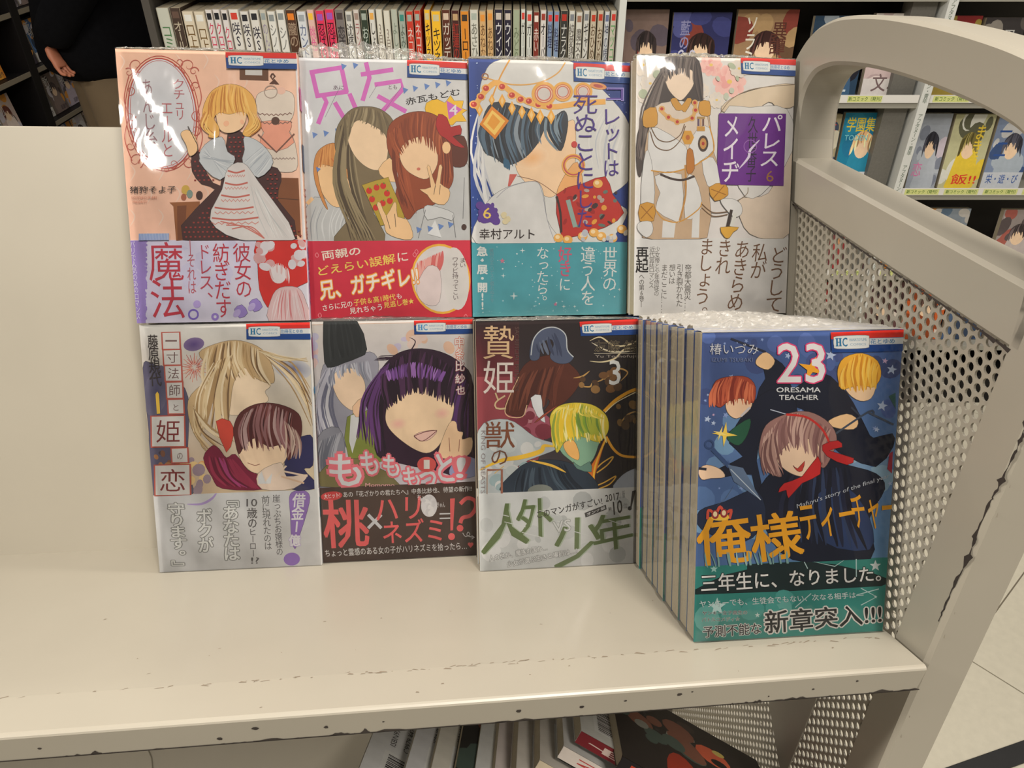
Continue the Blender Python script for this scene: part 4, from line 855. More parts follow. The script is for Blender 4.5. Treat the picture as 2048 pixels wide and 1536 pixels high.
    for x0, y0, x1, y1, ch in ((150, 122, 245, 215, '一'), (158, 225, 252, 308, '寸'), (168, 318, 258, 402, '法'), (178, 415, 265, 502, '師'), (188, 515, 272, 592, 'と'), (96, 610, 278, 780, '姫'), (212, 795, 298, 872, 'の'), (120, 890, 312, 1056, '恋')):
        A.poly([(x0-8, y0-6), (x1+8, y0-8), (x1+14, y1+6), (x0-2, y1+8)], rd); A.poly([(x0, y0), (x1, y0-2), (x1+4, y1), (x0+6, y1)], (206, 202, 196)); m = .12
        A.text(ch, (x0+6+(x1-x0)*m, y0+(y1-y0)*(m if ch != '一' else .45), x1-(x1-x0)*m, y1-(y1-y0)*(m if ch != '一' else .45)) if ch not in 'とのっ' else (x0+30, y0+24, x1-24, y1-16), (120, 50, 48) if ch in '姫恋' else (110, 84, 80), 0)
    A.text('藤原規代', [(66, 135), (120, 135), (148, 432), (86, 432)], (60, 52, 50), .01, vert=True); A.poly([(116, 480), (126, 464), (136, 480), (144, 592), (126, 594)], (226, 186, 70))
    A.poly([(1000, 60), (1030, 60), (1075, 1100), (1020, 1100)], (200, 200, 198))
    logo(A, (632, 70), (1004, 62), (1006, 165), (634, 162), '別冊花とゆめ')
    B.grad(100, 1030, 1080, 1500, (202, 202, 202), (204, 204, 202), (198, 196, 194), (196, 196, 196))
    B.line([(300, 1110), (380, 1110), (440, 1080), (470, 1040)], 14, (170, 146, 200), 2, 6)
    B.poly([(875, 1080), (900, 1046), (960, 1042), (992, 1080), (970, 1180), (930, 1300), (905, 1370), (885, 1300), (880, 1180)], (142, 108, 180), 3); B.ell(887, 1425, 46, 36, (142, 108, 180))
    B.text('借金1', [(900, 1062), (966, 1062), (944, 1280), (880, 1280)], (222, 218, 222), .04, vert=True); B.text('億', (872, 1290, 936, 1352), (222, 218, 222), .05, (160, 130, 190), .03)
    g = (84, 80, 80)
    B.text('崖っぷちお嬢様の', [(780, 1065), (822, 1065), (838, 1405), (802, 1405)], g, .008, vert=True); B.text('前に現れたのは', [(718, 1070), (762, 1070), (775, 1372), (736, 1372)], g, .008, vert=True)
    B.text('10', (634, 1085, 694, 1128), g, .01); B.text('歳の', [(636, 1138), (692, 1138), (692, 1250), (644, 1250)], g, .02, vert=True); B.text('ヒーロー', [(646, 1252), (688, 1252), (690, 1408), (654, 1408)], g, .008, vert=True); B.text('!?', (660, 1412, 704, 1446), g, .01)
    d = (92, 92, 88); lt = (214, 214, 210)
    for st_, q in (('『あなたは', [(498, 1050), (582, 1050), (596, 1428), (510, 1428)]), ('ボクが', [(356, 1140), (436, 1140), (448, 1380), (370, 1380)]), ('守ります。』', [(194, 1105), (282, 1105), (314, 1488), (224, 1488)])):
        B.text(st_, q, lt, .035, (126, 126, 122), .05, vert=True)
    return A, B, 0
def cover_L2():
    A, B = pair('L2')
    A.grad(35, 80, 1000, 1080, (200, 192, 184), (206, 200, 194), (198, 190, 196), (186, 180, 190))
    A.spots(380, 180, 950, 300, 12, 20, 44, [(214, 176, 150), (190, 180, 200), (214, 190, 178)]); A.spots(40, 160, 100, 360, 8, 16, 36, [(206, 176, 170), (180, 176, 196)])
    A.line([(40, 120), (640, 110)], 4, (170, 140, 120))
    # plain figures: one with a tall black cap and long silver hair, one with a dark bob
    A.poly([(110, 360), (200, 330), (380, 280), (430, 360), (400, 500), (380, 620), (300, 700), (220, 860), (100, 860), (85, 600)], (150, 148, 158), 4)
    A.locks([(130, 370), (200, 350)], [(90, 840), (240, 840)], 30, 14, [(176, 174, 184), (124, 124, 138), (196, 194, 198), (104, 104, 122)], .1, 14)
    A.poly([(80, 780), (200, 720), (240, 880), (180, 1060), (95, 1060)], (128, 128, 136), 3); A.locks([(90, 800), (230, 740)], [(100, 1050), (200, 1050)], 16, 12, [(100, 102, 112), (160, 160, 166)], .08)
    A.poly([(250, 660), (340, 640), (480, 560), (500, 900), (260, 900)], (126, 134, 60), 2); A.poly([(270, 650), (310, 640), (350, 620), (280, 870), (262, 800)], (206, 206, 204)); A.poly([(140, 930), (320, 900), (560, 1060), (100, 1060)], (120, 110, 70), 2)
    A.poly([(160, 440), (200, 390), (290, 380), (350, 460), (340, 560), (290, 620), (240, 600), (190, 540)], (234, 204, 172), 4); A.poly([(280, 600), (350, 540), (350, 640), (300, 660)], (226, 186, 150), 2)
    A.locks([(150, 370), (250, 350), (370, 330)], [(150, 500), (260, 400), (400, 470)], 26, 11, [(176, 176, 186), (130, 132, 144), (200, 198, 202)], .05, 8)
    A.poly([(110, 110), (140, 90), (300, 90), (362, 265), (320, 310), (230, 345), (160, 370), (118, 340)], (44, 46, 46), 2); A.locks([(130, 110), (290, 100)], [(140, 340), (340, 280)], 8, 30, [(52, 54, 54), (38, 40, 40)])
    dk = (48, 26, 44)
    A.poly([(430, 400), (520, 300), (640, 262), (780, 280), (900, 350), (970, 480), (975, 980), (720, 960), (560, 930), (420, 880), (400, 700), (350, 560), (400, 470)], dk, 4)
    A.locks([(440, 380), (500, 340)], [(290, 770), (480, 880)], 18, 16, [(66, 36, 64), (34, 20, 32), (96, 56, 110)], .1, 14)
    A.locks([(900, 400), (960, 500)], [(860, 860), (970, 940)], 16, 18, [(80, 44, 96), (36, 20, 34), (60, 34, 56)], .05, 14)
    A.poly([(470, 640), (500, 560), (600, 500), (760, 490), (850, 560), (850, 660), (790, 800), (720, 866), (640, 850), (540, 780), (480, 710)], (238, 206, 168), 4)
    A.ell(540, 700, 50, 34, (234, 176, 160), -10, 18, (238, 204, 168)); A.ell(790, 640, 46, 34, (234, 176, 160), -10, 18, (238, 204, 168))
    A.locks([(440, 420), (640, 270), (900, 400)], [(480, 620), (640, 520), (850, 600)], 50, 22, [(58, 32, 52), (40, 22, 36), (74, 42, 72), (34, 18, 30)], .03, 8)
    A.locks([(470, 390), (640, 340), (820, 400)], [(490, 450), (640, 430), (790, 460)], 30, 14, [(126, 80, 150), (150, 104, 170), (100, 60, 120)], .02, 6); A.locks([(400, 330), (440, 300)], [(560, 290), (620, 275)], 6, 8, [dk], .1); A.line([(615, 272), (640, 220), (605, 195)], 8, dk, 1, 6)
    A.poly([(630, 770), (680, 745), (762, 740), (720, 790), (670, 798)], (222, 180, 166), 3); A.line([(632, 770), (700, 745), (762, 738)], 4, (110, 60, 60), 0, 4); A.line([(632, 770), (680, 800), (762, 740)], 4, (110, 60, 60), 0, 4)
    A.poly([(770, 860), (830, 700), (870, 690), (880, 740), (910, 750), (905, 790), (960, 780), (955, 860), (900, 900), (800, 900)], (234, 196, 156), 3); A.line([(830, 780), (835, 860)], 4, (150, 96, 80)); A.line([(890, 790), (885, 860)], 4, (150, 96, 80))
    A.poly([(830, 970), (880, 900), (975, 900), (978, 1000), (860, 1010)], (150, 154, 190), 3)
    for s_, q in (('中', (868, 196, 916, 256)), ('条', (870, 262, 918, 326)), ('比', (870, 336, 920, 394)), ('紗', (868, 412, 922, 466)), ('也', (872, 480, 922, 530))):
        A.text(s_, q, (214, 208, 200), .02, (206, 120, 100) if s_ in '中条' else (150, 80, 90), .05)
    pk = (222, 112, 122)
    for s_, q in (('も', [(140, 880), (320, 870), (335, 1050), (165, 1062)]), ('も', [(318, 868), (420, 850), (430, 985), (345, 995)]), ('も', [(452, 880), (542, 880), (548, 1000), (462, 1000)]), ('も', [(560, 960), (655, 940), (665, 1060), (590, 1070)]), ('っ', [(655, 980), (752, 970), (758, 1060), (690, 1064)]), ('と', [(752, 875), (850, 880), (860, 1030), (775, 1030)]), ('!', [(878, 895), (925, 895), (905, 1010), (872, 1008)])):
        A.text(s_, q, (206, 204, 204), .03, pk, .08)
    A.ell(703, 934, 54, 44, (206, 84, 80)); A.text('1', (690, 908, 716, 958), (222, 214, 204), .03); A.text('Momomo', (355, 1040, 520, 1062), (220, 160, 160), .02)
    A.poly([(976, 90), (990, 90), (1000, 1050), (978, 1050)], (204, 204, 204))
    logo(A, (632, 98), (978, 90), (975, 176), (634, 178), '別冊花とゆめ', True)
    B.grad(90, 1030, 1010, 1500, (74, 54, 46), (70, 52, 44), (64, 48, 42), (66, 48, 42))
    B.ell(163, 1115, 62, 26, (196, 60, 60), -6); B.text('大ヒット!', [(118, 1104), (210, 1094), (212, 1122), (122, 1132)], (220, 210, 206), .02)
    wt = (212, 208, 204); rd = (222, 92, 92)
    B.text('あの『花ざかりの君たちへ』中条比紗也、待望の新作!!', [(228, 1090), (958, 1056), (958, 1088), (232, 1124)], wt, .01)
    B.text('桃', [(108, 1140), (370, 1140), (376, 1400), (130, 1412)], rd, .03); B.text('×', [(365, 1215), (452, 1215), (452, 1305), (365, 1305)], (204, 204, 206), 0)
    B.text('ハリ', [(405, 1130), (668, 1118), (660, 1240), (420, 1262)], rd, .015); B.text('ネズミ', [(450, 1258), (790, 1235), (790, 1370), (460, 1385)], rd, .015)
    B.ell(716, 1170, 46, 64, (204, 200, 200), 0, 24); B.spots(680, 1120, 750, 1220, 16, 10, 20, [(212, 208, 206), (196, 192, 192)]); B.text('ちぃ', (648, 1108, 700, 1134), wt); B.text('きゅん', (760, 1150, 806, 1180), wt)
    B.line([(775, 1217), (845, 1215)], 7, (206, 206, 206)); B.line([(775, 1243), (845, 1241)], 7, (206, 206, 206))
    B.poly([(835, 1130), (862, 1128), (850, 1310), (836, 1312)], rd); B.ell(842, 1346, 19, 20, rd); B.line([(892, 1160), (930, 1128), (972, 1140), (980, 1180), (950, 1225), (905, 1240), (892, 1270)], 22, rd, 0, 6); B.ell(890, 1298, 19, 19, rd)
    B.line([(905, 1325), (920, 1345), (945, 1335), (935, 1320), (930, 1340), (965, 1350)], 4, (206, 200, 200), 0, 4); B.line([(955, 1340), (972, 1350), (955, 1360)], 4, (206, 200, 200))
    B.text('ちょっと霊感のある女の子がハリネズミを拾ったら…', [(126, 1420), (925, 1376), (928, 1418), (132, 1462)], wt, .012); B.ell(942, 1388, 9, 9, rd); B.ell(956, 1388, 9, 9, rd); B.poly([(934, 1392), (964, 1392), (949, 1410)], rd)
    return A, B, 0
def cover_L3():
    A, B = pair('L3')
    A.grad(55, 80, 980, 1070, (40, 24, 24), (26, 22, 22), (30, 26, 26), (90, 80, 84))
    A.poly([(60, 380), (200, 300), (400, 560), (440, 760), (300, 1060), (70, 1060)], (136, 60, 66), 4); A.grad(60, 90, 300, 400, (34, 22, 22), (44, 26, 26), (110, 44, 48), (104, 36, 44))
    A.spots(240, 560, 440, 720, 12, 20, 60, [(150, 76, 90), (176, 120, 126), (120, 48, 60)]); A.poly([(80, 700), (240, 640), (390, 740), (520, 800), (300, 900), (220, 1060), (80, 1060)], (176, 182, 182), 4); A.spots(100, 760, 420, 1040, 20, 20, 50, [(186, 192, 190), (150, 170, 172), (200, 200, 196)])
    # dark beast shape with a horn and an open jaw, kept plain
    A.poly([(300, 380), (360, 310), (480, 280), (580, 330), (640, 420), (560, 540), (440, 600), (470, 540), (400, 500), (340, 560), (320, 620), (240, 610), (225, 560), (270, 470)], (84, 42, 30), 4)
    A.locks([(320, 380), (560, 330)], [(240, 600), (520, 560)], 16, 24, [(98, 50, 36), (70, 34, 26), (110, 60, 44)], .05); A.line([(300, 400), (230, 560), (240, 620), (320, 625), (345, 560)], 5, (206, 170, 130), 0, 5)
    A.poly([(365, 520), (420, 505), (430, 580), (446, 660), (400, 620)], (206, 206, 206), 2); A.poly([(420, 640), (520, 560), (440, 610), (385, 660)], (150, 70, 50), 2)
    A.poly([(360, 300), (370, 200), (420, 140), (490, 122), (550, 160), (565, 250), (600, 290), (570, 325), (510, 325), (470, 290), (490, 220), (470, 190), (420, 220), (410, 300)], (74, 82, 104), 4); A.line([(366, 280), (380, 190), (430, 134), (500, 124), (555, 165), (566, 250), (600, 292)], 6, (180, 184, 186), 0, 6); A.locks([(390, 220), (500, 150)], [(410, 270), (540, 290)], 8, 18, [(56, 62, 84), (96, 104, 122)])
    for P in ([(690, 200), (750, 180), (830, 230), (930, 215), (960, 180)], [(690, 315), (760, 320), (830, 300), (880, 250), (950, 240)], [(600, 410), (650, 400), (690, 370)], [(630, 455), (690, 460), (700, 440)], [(700, 440), (760, 420), (840, 360), (900, 380), (860, 430)], [(700, 210), (800, 260), (930, 260)], [(850, 680), (900, 620), (950, 600)]): A.line(P, 9, A.rnd.choice([(206, 190, 150), (180, 140, 80), (196, 186, 160)]), 2, 6)
    A.spots(640, 360, 860, 480, 14, 10, 40, [(110, 76, 44), (80, 56, 36), (140, 104, 60)]); A.spots(840, 560, 950, 700, 8, 10, 30, [(120, 90, 50), (80, 60, 40)])
    A.line([(770, 600), (830, 540), (900, 495), (950, 475)], 18, (226, 160, 40), 0, 6); A.line([(776, 606), (840, 548), (950, 490)], 5, (230, 214, 170), 0, 6)
    A.line([(780, 740), (820, 810), (870, 850), (950, 860)], 14, (226, 160, 50), 0, 6); A.line([(720, 930), (760, 890), (820, 855), (790, 900), (730, 945)], 7, (220, 170, 70), 0, 6); A.line([(720, 1020), (770, 1000), (835, 965), (800, 1010), (725, 1040)], 7, (220, 170, 70), 0, 6)
    A.poly([(820, 1040), (870, 960), (950, 920), (980, 930), (980, 1040)], (160, 166, 176), 3)
    A.poly([(600, 880), (700, 900), (760, 780), (785, 740), (720, 960), (715, 1050), (600, 1050)], (208, 110, 40), 2); A.line([(785, 745), (740, 850), (715, 940), (712, 1045)], 10, (236, 180, 60), 0, 6)
    A.poly([(220, 1055), (290, 920), (400, 870), (560, 880), (690, 950), (705, 1055)], (44, 54, 66), 4); A.locks([(300, 920), (560, 890)], [(240, 1050), (700, 1050)], 16, 16, [(56, 70, 82), (30, 38, 48), (70, 84, 96)], .06); A.ell(420, 1045, 70, 40, (120, 124, 116))
    A.line([(90, 920), (200, 870), (320, 850), (420, 820), (440, 790), (500, 795)], 26, (230, 184, 60), 2, 6); A.line([(360, 870), (480, 900), (560, 940)], 14, (226, 180, 70), 2, 5); A.line([(170, 940), (220, 900)], 18, (220, 170, 60), 2)
    # plain head in green-gold light
    A.poly([(510, 740), (560, 700), (740, 720), (735, 800), (700, 880), (640, 910), (580, 870), (530, 820)], (130, 168, 140), 4); A.poly([(545, 780), (600, 760), (632, 830), (625, 872), (570, 840)], (232, 176, 100), 3); A.poly([(600, 880), (640, 910), (690, 880), (700, 940), (620, 920)], (96, 130, 116), 2)
    A.poly([(470, 640), (500, 580), (580, 550), (700, 560), (780, 620), (795, 700), (760, 760), (720, 770), (640, 740), (560, 760), (510, 830), (490, 740)], (206, 186, 60), 4)
    A.locks([(500, 600), (620, 550), (770, 620)], [(500, 800), (620, 760), (770, 770)], 46, 18, [(232, 206, 80), (176, 172, 60), (140, 156, 60), (226, 190, 50), (236, 224, 150)], .05, 14); A.locks([(600, 600), (740, 620)], [(640, 720), (760, 740)], 20, 16, [(130, 160, 50), (110, 140, 60), (170, 176, 60)], .05, 8)
    A.locks([(560, 580), (700, 580)], [(480, 610), (790, 640)], 12, 10, [(236, 214, 100), (206, 190, 70)], .2, 10)
    go = (206, 172, 130)
    A.text('贄', (104, 112, 272, 300), go, .0); A.text('姫', (106, 310, 272, 495), (214, 200, 190), .0); A.text('と', (165, 488, 230, 585), (196, 170, 130), -.01)
    A.text('獣', (116, 650, 280, 800), (120, 70, 46), 0); A.text('の', (152, 810, 240, 892), (110, 70, 50), 0)
    A.line([(130, 920), (210, 920), (210, 1060)], 12, (150, 96, 76)); A.line([(130, 920), (130, 1060)], 5, (160, 130, 110)); A.text('SACRIFICIAL PRINCESS', [(300, 120), (300, 480), (276, 480), (276, 120)], (90, 66, 60), 0); A.text('KING OF BEASTS', [(120, 700), (120, 1050), (96, 1050), (96, 700)], (140, 130, 130), 0)
    A.text('友藤 結', (716, 200, 945, 262), (38, 34, 34), .01, (180, 160, 120), .012); A.line([(712, 272), (945, 272)], 3, (170, 160, 140)); A.text('Yu Tomofuji', (718, 280, 945, 300), (150, 140, 130), .01)
    A.text('3', (798, 310, 860, 450), (204, 204, 200), .01)
    A.poly([(948, 160), (966, 160), (968, 1040), (944, 1040)], (200, 200, 200))
    logo(A, (632, 92), (970, 76), (966, 165), (640, 172))
    B.grad(70, 1025, 980, 1490, (198, 200, 198), (202, 202, 198), (190, 190, 188), (184, 186, 184))
    B.spots(120, 1060, 900, 1460, 24, 20, 60, [(182, 184, 182), (204, 204, 202), (170, 172, 170)])
    gr = (92, 108, 66); g2 = (160, 172, 150)
    for dx, c in ((8, g2), (0, gr)):
        B.text('人', [(140+dx, 1110), (340+dx, 1110), (360+dx, 1330), (100+dx, 1390)], c, .02); B.text('外', [(290+dx, 1090), (480+dx, 1080), (490+dx, 1290), (290+dx, 1310)], c, .02)
        B.text('少', [(490+dx, 1200), (760+dx, 1190), (740+dx, 1420), (500+dx, 1480)], c, .02); B.text('年', [(700+dx, 1190), (920+dx, 1160), (930+dx, 1350), (720+dx, 1400)], c, .02)
    for i in range(9): B.line([(130+i*95, 1150+i % 3*60), (250+i*90, 1180+i % 3*60)], 4, (196, 198, 194))
    B.text('VS', [(488, 1215), (585, 1200), (588, 1265), (496, 1278)], (200, 200, 198), 0, (140, 144, 136), .03)
    d = (50, 46, 44)
    B.text('このマンガがすごい!', [(400, 1152), (755, 1080), (762, 1122), (406, 1194)], d, .015); B.text('2017', [(775, 1070), (852, 1056), (856, 1096), (780, 1108)], d, .015); B.text('』版', [(852, 1050), (884, 1046), (886, 1086), (856, 1090)], (130, 130, 128), .015)
    B.poly([(662, 1168), (780, 1124), (784, 1150), (668, 1194)], (60, 58, 56)); B.text('オンナ編', [(674, 1168), (774, 1130), (776, 1148), (678, 1186)], (206, 206, 204), .015)
    B.text('第', (792, 1138, 812, 1158), d); B.text('10', [(818, 1110), (868, 1096), (872, 1168), (824, 1182)], d, .02); B.text('位', (876, 1116, 900, 1146), (120, 118, 116)); B.poly([(925, 1050), (945, 1044), (922, 1140), (914, 1140)], d); B.ell(912, 1146, 11, 12, d)
    B.text('人の世か、魔族の国か…', [(140, 1395), (455, 1340), (460, 1372), (146, 1428)], (206, 206, 204), .04, (110, 110, 106), .05); B.text('少女が選ぶ生きる場所は…?', [(238, 1430), (620, 1360), (626, 1392), (244, 1462)], (206, 206, 204), .04, (110, 110, 106), .05)
    return A, B, 0
def cover_T():
    A, B = pair('T')
    A.grad(290, 100, 1220, 1180, (58, 72, 118), (66, 92, 150), (100, 140, 176), (70, 96, 140))
    A.spots(310, 130, 1180, 500, 26, 20, 60, [(64, 78, 126), (76, 96, 150), (58, 72, 116)]); A.spots(300, 500, 560, 1000, 16, 30, 60, [(96, 128, 166), (110, 146, 178), (84, 112, 156)]); A.spots(960, 640, 1150, 800, 12, 30, 60, [(110, 140, 170), (130, 160, 180)])
    for i in range(46):
        x, y = A.rnd.uniform(320, 1190), A.rnd.uniform(140, 900); A.star(x, y, A.rnd.uniform(5, 16), A.rnd.choice([(160, 176, 206), (130, 150, 196), (190, 160, 190)]), 5, .42, A.rnd.random())
    for x, y, r in ((890, 225, 26), (1165, 290, 24), (1120, 455, 26), (345, 512, 16), (370, 530, 12), (1095, 562, 14), (490, 868, 24), (620, 345, 18)): A.star(x, y, r, (176, 190, 214), 5, .42, .2)
    # plain figures in dark uniforms, faces left blank
    nv = (22, 26, 42)
    A.poly([(640, 240), (700, 300), (720, 380), (840, 300), (930, 360), (990, 440), (1050, 560), (1080, 600), (1165, 580), (1168, 640), (1090, 730), (960, 680), (900, 640), (800, 500), (740, 460), (700, 480), (560, 420), (600, 330), (590, 280)], nv, 2)
    A.poly([(540, 440), (620, 380), (700, 400), (740, 480), (600, 560), (560, 700), (600, 880), (560, 900), (540, 760), (420, 770), (400, 730), (500, 680), (440, 620), (470, 540)], nv, 2)
    A.poly([(600, 780), (700, 700), (850, 680), (960, 720), (1090, 760), (1130, 830), (1060, 960), (1060, 1150), (720, 1140), (600, 1000), (560, 880)], nv, 3); A.poly([(310, 920), (420, 880), (560, 830), (600, 960), (500, 1060), (320, 1000)], (34, 42, 64), 3)
    A.poly([(820, 860), (960, 820), (1060, 960), (1060, 1100), (850, 1060)], (40, 56, 92), 3); A.locks([(700, 740), (960, 730)], [(640, 1050), (1050, 1100)], 16, 26, [(30, 34, 54), (18, 20, 34), (44, 56, 84)], .06)
    A.poly([(560, 240), (600, 210), (640, 250), (610, 290), (560, 270)], SK, 3); A.line([(445, 150), (600, 210)], 9, (40, 44, 60)); A.line([(620, 470), (720, 500)], 4, (180, 186, 200))
    A.poly([(430, 420), (520, 390), (540, 440), (520, 480), (470, 510), (430, 480)], (236, 196, 160), 3); A.poly([(360, 400), (380, 340), (450, 320), (520, 325), (555, 370), (545, 440), (500, 420), (440, 430), (400, 460), (370, 440)], (158, 66, 44), 3)
    A.locks([(380, 350), (460, 318), (545, 360)], [(360, 450), (440, 440), (545, 440)], 30, 12, [(186, 88, 58), (128, 46, 32), (206, 110, 74)], .05, 12); A.line([(490, 500), (530, 460)], 10, (200, 190, 190))
    A.poly([(430, 600), (450, 560), (530, 510), (520, 580), (480, 630)], (36, 84, 60), 3); A.star(420, 580, 56, (232, 196, 80), 4, .22, .1); A.star(400, 575, 34, (236, 210, 120), 4, .2, .3)
    A.poly([(950, 350), (1040, 340), (1090, 360), (1070, 420), (1020, 432), (970, 400)], (236, 200, 160), 3); A.poly([(925, 350), (920, 290), (950, 235), (1030, 215), (1100, 250), (1115, 320), (1080, 370), (1030, 360), (980, 370), (940, 380)], (226, 164, 50), 3)
    A.locks([(940, 290), (1020, 218), (1105, 270)], [(930, 370), (1020, 390), (1095, 370)], 30, 13, [(240, 184, 66), (200, 132, 36), (246, 200, 90)], .05, 8)
    A.poly([(880, 520), (960, 490), (1010, 520), (990, 560), (900, 550)], SK, 3); A.line([(880, 600), (1060, 480), (1080, 500)], 9, (60, 70, 86), 0, 4); A.line([(1060, 485), (1170, 540)], 9, (70, 80, 96)); A.line([(980, 460), (1020, 500)], 8, (50, 56, 70)); A.poly([(1150, 410), (1180, 395), (1180, 470), (1165, 440)], (50, 90, 84))
    A.poly([(305, 740), (340, 715), (400, 735), (420, 770), (360, 775), (320, 780)], (236, 200, 166), 3); A.line([(300, 730), (340, 735)], 12, (40, 40, 50))
    A.ring(352, 625, 18, 8, (50, 70, 110)); A.line([(365, 645), (440, 725)], 18, (54, 76, 116)); A.poly([(432, 715), (500, 730), (580, 875), (460, 790)], (92, 110, 136)); A.line([(445, 735), (578, 873)], 4, (180, 190, 200)); A.poly([(470, 795), (420, 870), (380, 900), (430, 860)], (100, 116, 140))
    A.poly([(640, 640), (700, 560), (820, 560), (850, 640), (830, 730), (770, 770), (700, 750), (650, 700)], (238, 204, 172), 4)
    A.poly([(570, 640), (600, 540), (690, 490), (790, 480), (880, 530), (915, 610), (870, 720), (840, 720), (830, 620), (740, 600), (680, 640), (650, 700), (670, 770), (610, 750), (580, 700)], (152, 112, 104), 4)
    A.locks([(590, 590), (720, 485), (890, 560)], [(600, 740), (720, 640), (860, 720)], 50, 15, [(176, 138, 126), (126, 88, 84), (196, 160, 146), (140, 100, 96)], .06, 10); A.locks([(590, 620), (640, 560)], [(600, 760), (680, 760)], 18, 12, [(176, 138, 126), (116, 80, 76)], .08, 8)
    A.line([(690, 492), (780, 505), (850, 560), (890, 640)], 10, (196, 50, 44), 0, 6)
    A.poly([(720, 720), (740, 735), (772, 700), (760, 745), (738, 745)], (190, 60, 50), 2)
    A.poly([(850, 630), (920, 610), (938, 640), (880, 655), (990, 690), (960, 720), (870, 680)], (186, 36, 38), 2); A.poly([(830, 680), (840, 760), (760, 800), (700, 866), (690, 830), (655, 840), (680, 800), (760, 770)], (190, 38, 38), 2)
    A.poly([(1150, 670), (1165, 660), (1160, 760), (1140, 740)], (160, 40, 60))
    # lettering
    for c, bd in (((214, 60, 110), .05), ((222, 216, 214), .012)): A.text('23', (652, 172, 862, 348), c, bd)
    A.star(800, 285, 60, (232, 160, 40), 4, .3, .4); A.text('23', (652, 172, 862, 348), (222, 216, 214), .012)
    A.text('ORESAMA', (646, 370, 842, 392), (206, 206, 206), .03); A.text('TEACHER', (658, 404, 832, 426), (206, 206, 206), .03)
    A.text('椿いづみ', (352, 172, 566, 222), (196, 196, 200), .0); A.text('IZUMI TSUBAKI', (360, 236, 540, 254), (110, 120, 150), 0)
    A.text("Mafuyu's story of the final year", [(735, 893), (1150, 758), (1150, 782), (738, 918)], (176, 180, 186), .005)
    og = (222, 154, 34)
    A.text('俺', [(296, 955), (520, 925), (545, 1140), (305, 1160)], og, .03); A.text('様', [(525, 945), (740, 920), (770, 1120), (548, 1150)], og, .03)
    A.text('ティー', [(738, 905), (985, 870), (1000, 1010), (770, 1060)], og, .015); A.text('チャー', [(965, 860), (1170, 835), (1165, 1000), (1000, 1010)], og, .015)
    A.line([(345, 955), (350, 915), (380, 930), (400, 900), (420, 930), (448, 915), (440, 955)], 12, (206, 80, 60), 0, 4); A.ell(400, 948, 40, 14, (236, 190, 70)); A.ell(378, 935, 16, 20, (150, 50, 50)); A.ell(416, 930, 16, 20, (150, 50, 50)); A.ell(378, 933, 9, 12, (230, 206, 160)); A.ell(416, 928, 9, 12, (230, 206, 160))
    A.locks([(330, 1100), (700, 1100)], [(350, 1180), (720, 1190)], 14, 9, [(120, 156, 150), (150, 176, 170)])
    logo(A, (888, 120), (1218, 106), (1212, 205), (892, 212))
    B.grad(285, 1130, 1145, 1490, (44, 118, 108), (48, 124, 112), (56, 134, 124), (52, 128, 118))
    B.poly([(540, 1130), (780, 1140), (1010, 1190), (1110, 1220), (1110, 1262), (300, 1285), (300, 1262), (430, 1200), (520, 1180)], (24, 40, 40), 2); B.spots(330, 1290, 700, 1420, 12, 26, 60, [(70, 146, 136), (96, 160, 150), (60, 132, 124)])
    for P in ([(770, 1140), (785, 1180)], [(800, 1142), (905, 1172), (950, 1135)], [(1000, 1140), (1000, 1220)], [(1000, 1300), (1100, 1275)], [(1020, 1345), (1090, 1310), (1020, 1270)], [(730, 1350), (800, 1290)]): B.line(P, 4, (176, 200, 196))
    B.star(1085, 1172, 26, (206, 214, 210)); B.star(565, 1380, 12, (190, 206, 200)); B.star(375, 1175, 18, (150, 190, 180)); B.star(390, 1340, 40, (176, 204, 198)); B.star(1085, 1310, 8, (190, 206, 200))
    wt = (216, 214, 208); dk = (26, 26, 26)
    B.text('三年生に、なりました。', [(318, 1198), (1108, 1172), (1110, 1240), (322, 1276)], wt, .02, dk, .04)
    B.text('ヤンキーでも、生徒会でもない、次なる相手は―', [(312, 1312), (1030, 1285), (1032, 1312), (316, 1344)], (196, 206, 202), .01, (60, 110, 104), .03)
    B.text('ヤンキー女子高生の', (326, 1358, 520, 1376), dk, .01, (206, 206, 200), .04); B.text('バトルコメディ☆', (324, 1386, 488, 1404), dk, .01, (206, 206, 200), .04)
    B.text('予測不能な', [(328, 1425), (580, 1412), (582, 1462), (330, 1474)], dk, .015, (206, 206, 200), .05)
    B.text('新章突入!!!', [(596, 1362), (1108, 1338), (1110, 1425), (600, 1462)], dk, .03, (214, 210, 202), .055)
    return A, B, 0
BOOKS = {
 'U1': (cover_U1, (222, 180, 156), (196, 190, 206), 'pink comic with an oval scroll frame and lilac band, leftmost of the upper row'),
 'U2': (cover_U2, (204, 202, 198), (196, 44, 62), 'white comic with pink title strokes and a red band, upper row'),
 'U3': (cover_U3, (196, 196, 196), (70, 148, 158), 'navy and white comic with gold jewels and a turquoise band, upper row'),
 'U4': (cover_U4, (204, 202, 198), (204, 202, 198), 'white comic with a purple title panel, rightmost of the upper row'),
 'L1': (cover_L1, (204, 202, 198), (200, 200, 200), 'comic with red-edged title tiles and a white band, leftmost of the lower row'),
 'L2': (cover_L2, (204, 202, 198), (70, 52, 46), 'comic with a brown band and large pink lettering, lower row'),
 'L3': (cover_L3, (60, 52, 50), (196, 198, 196), 'black-covered comic with gold streaks and a white band with green brush lettering'),
 'T': (cover_T, (70, 90, 140), (50, 126, 116), 'blue starry comic numbered 23 with a teal band, frontmost of its stack')}
BANDTOP = {'U1': 1066, 'U2': 1092, 'U3': 1064, 'U4': 1033, 'L1': 1050, 'L2': 1052, 'L3': 1040, 'T': 1150}
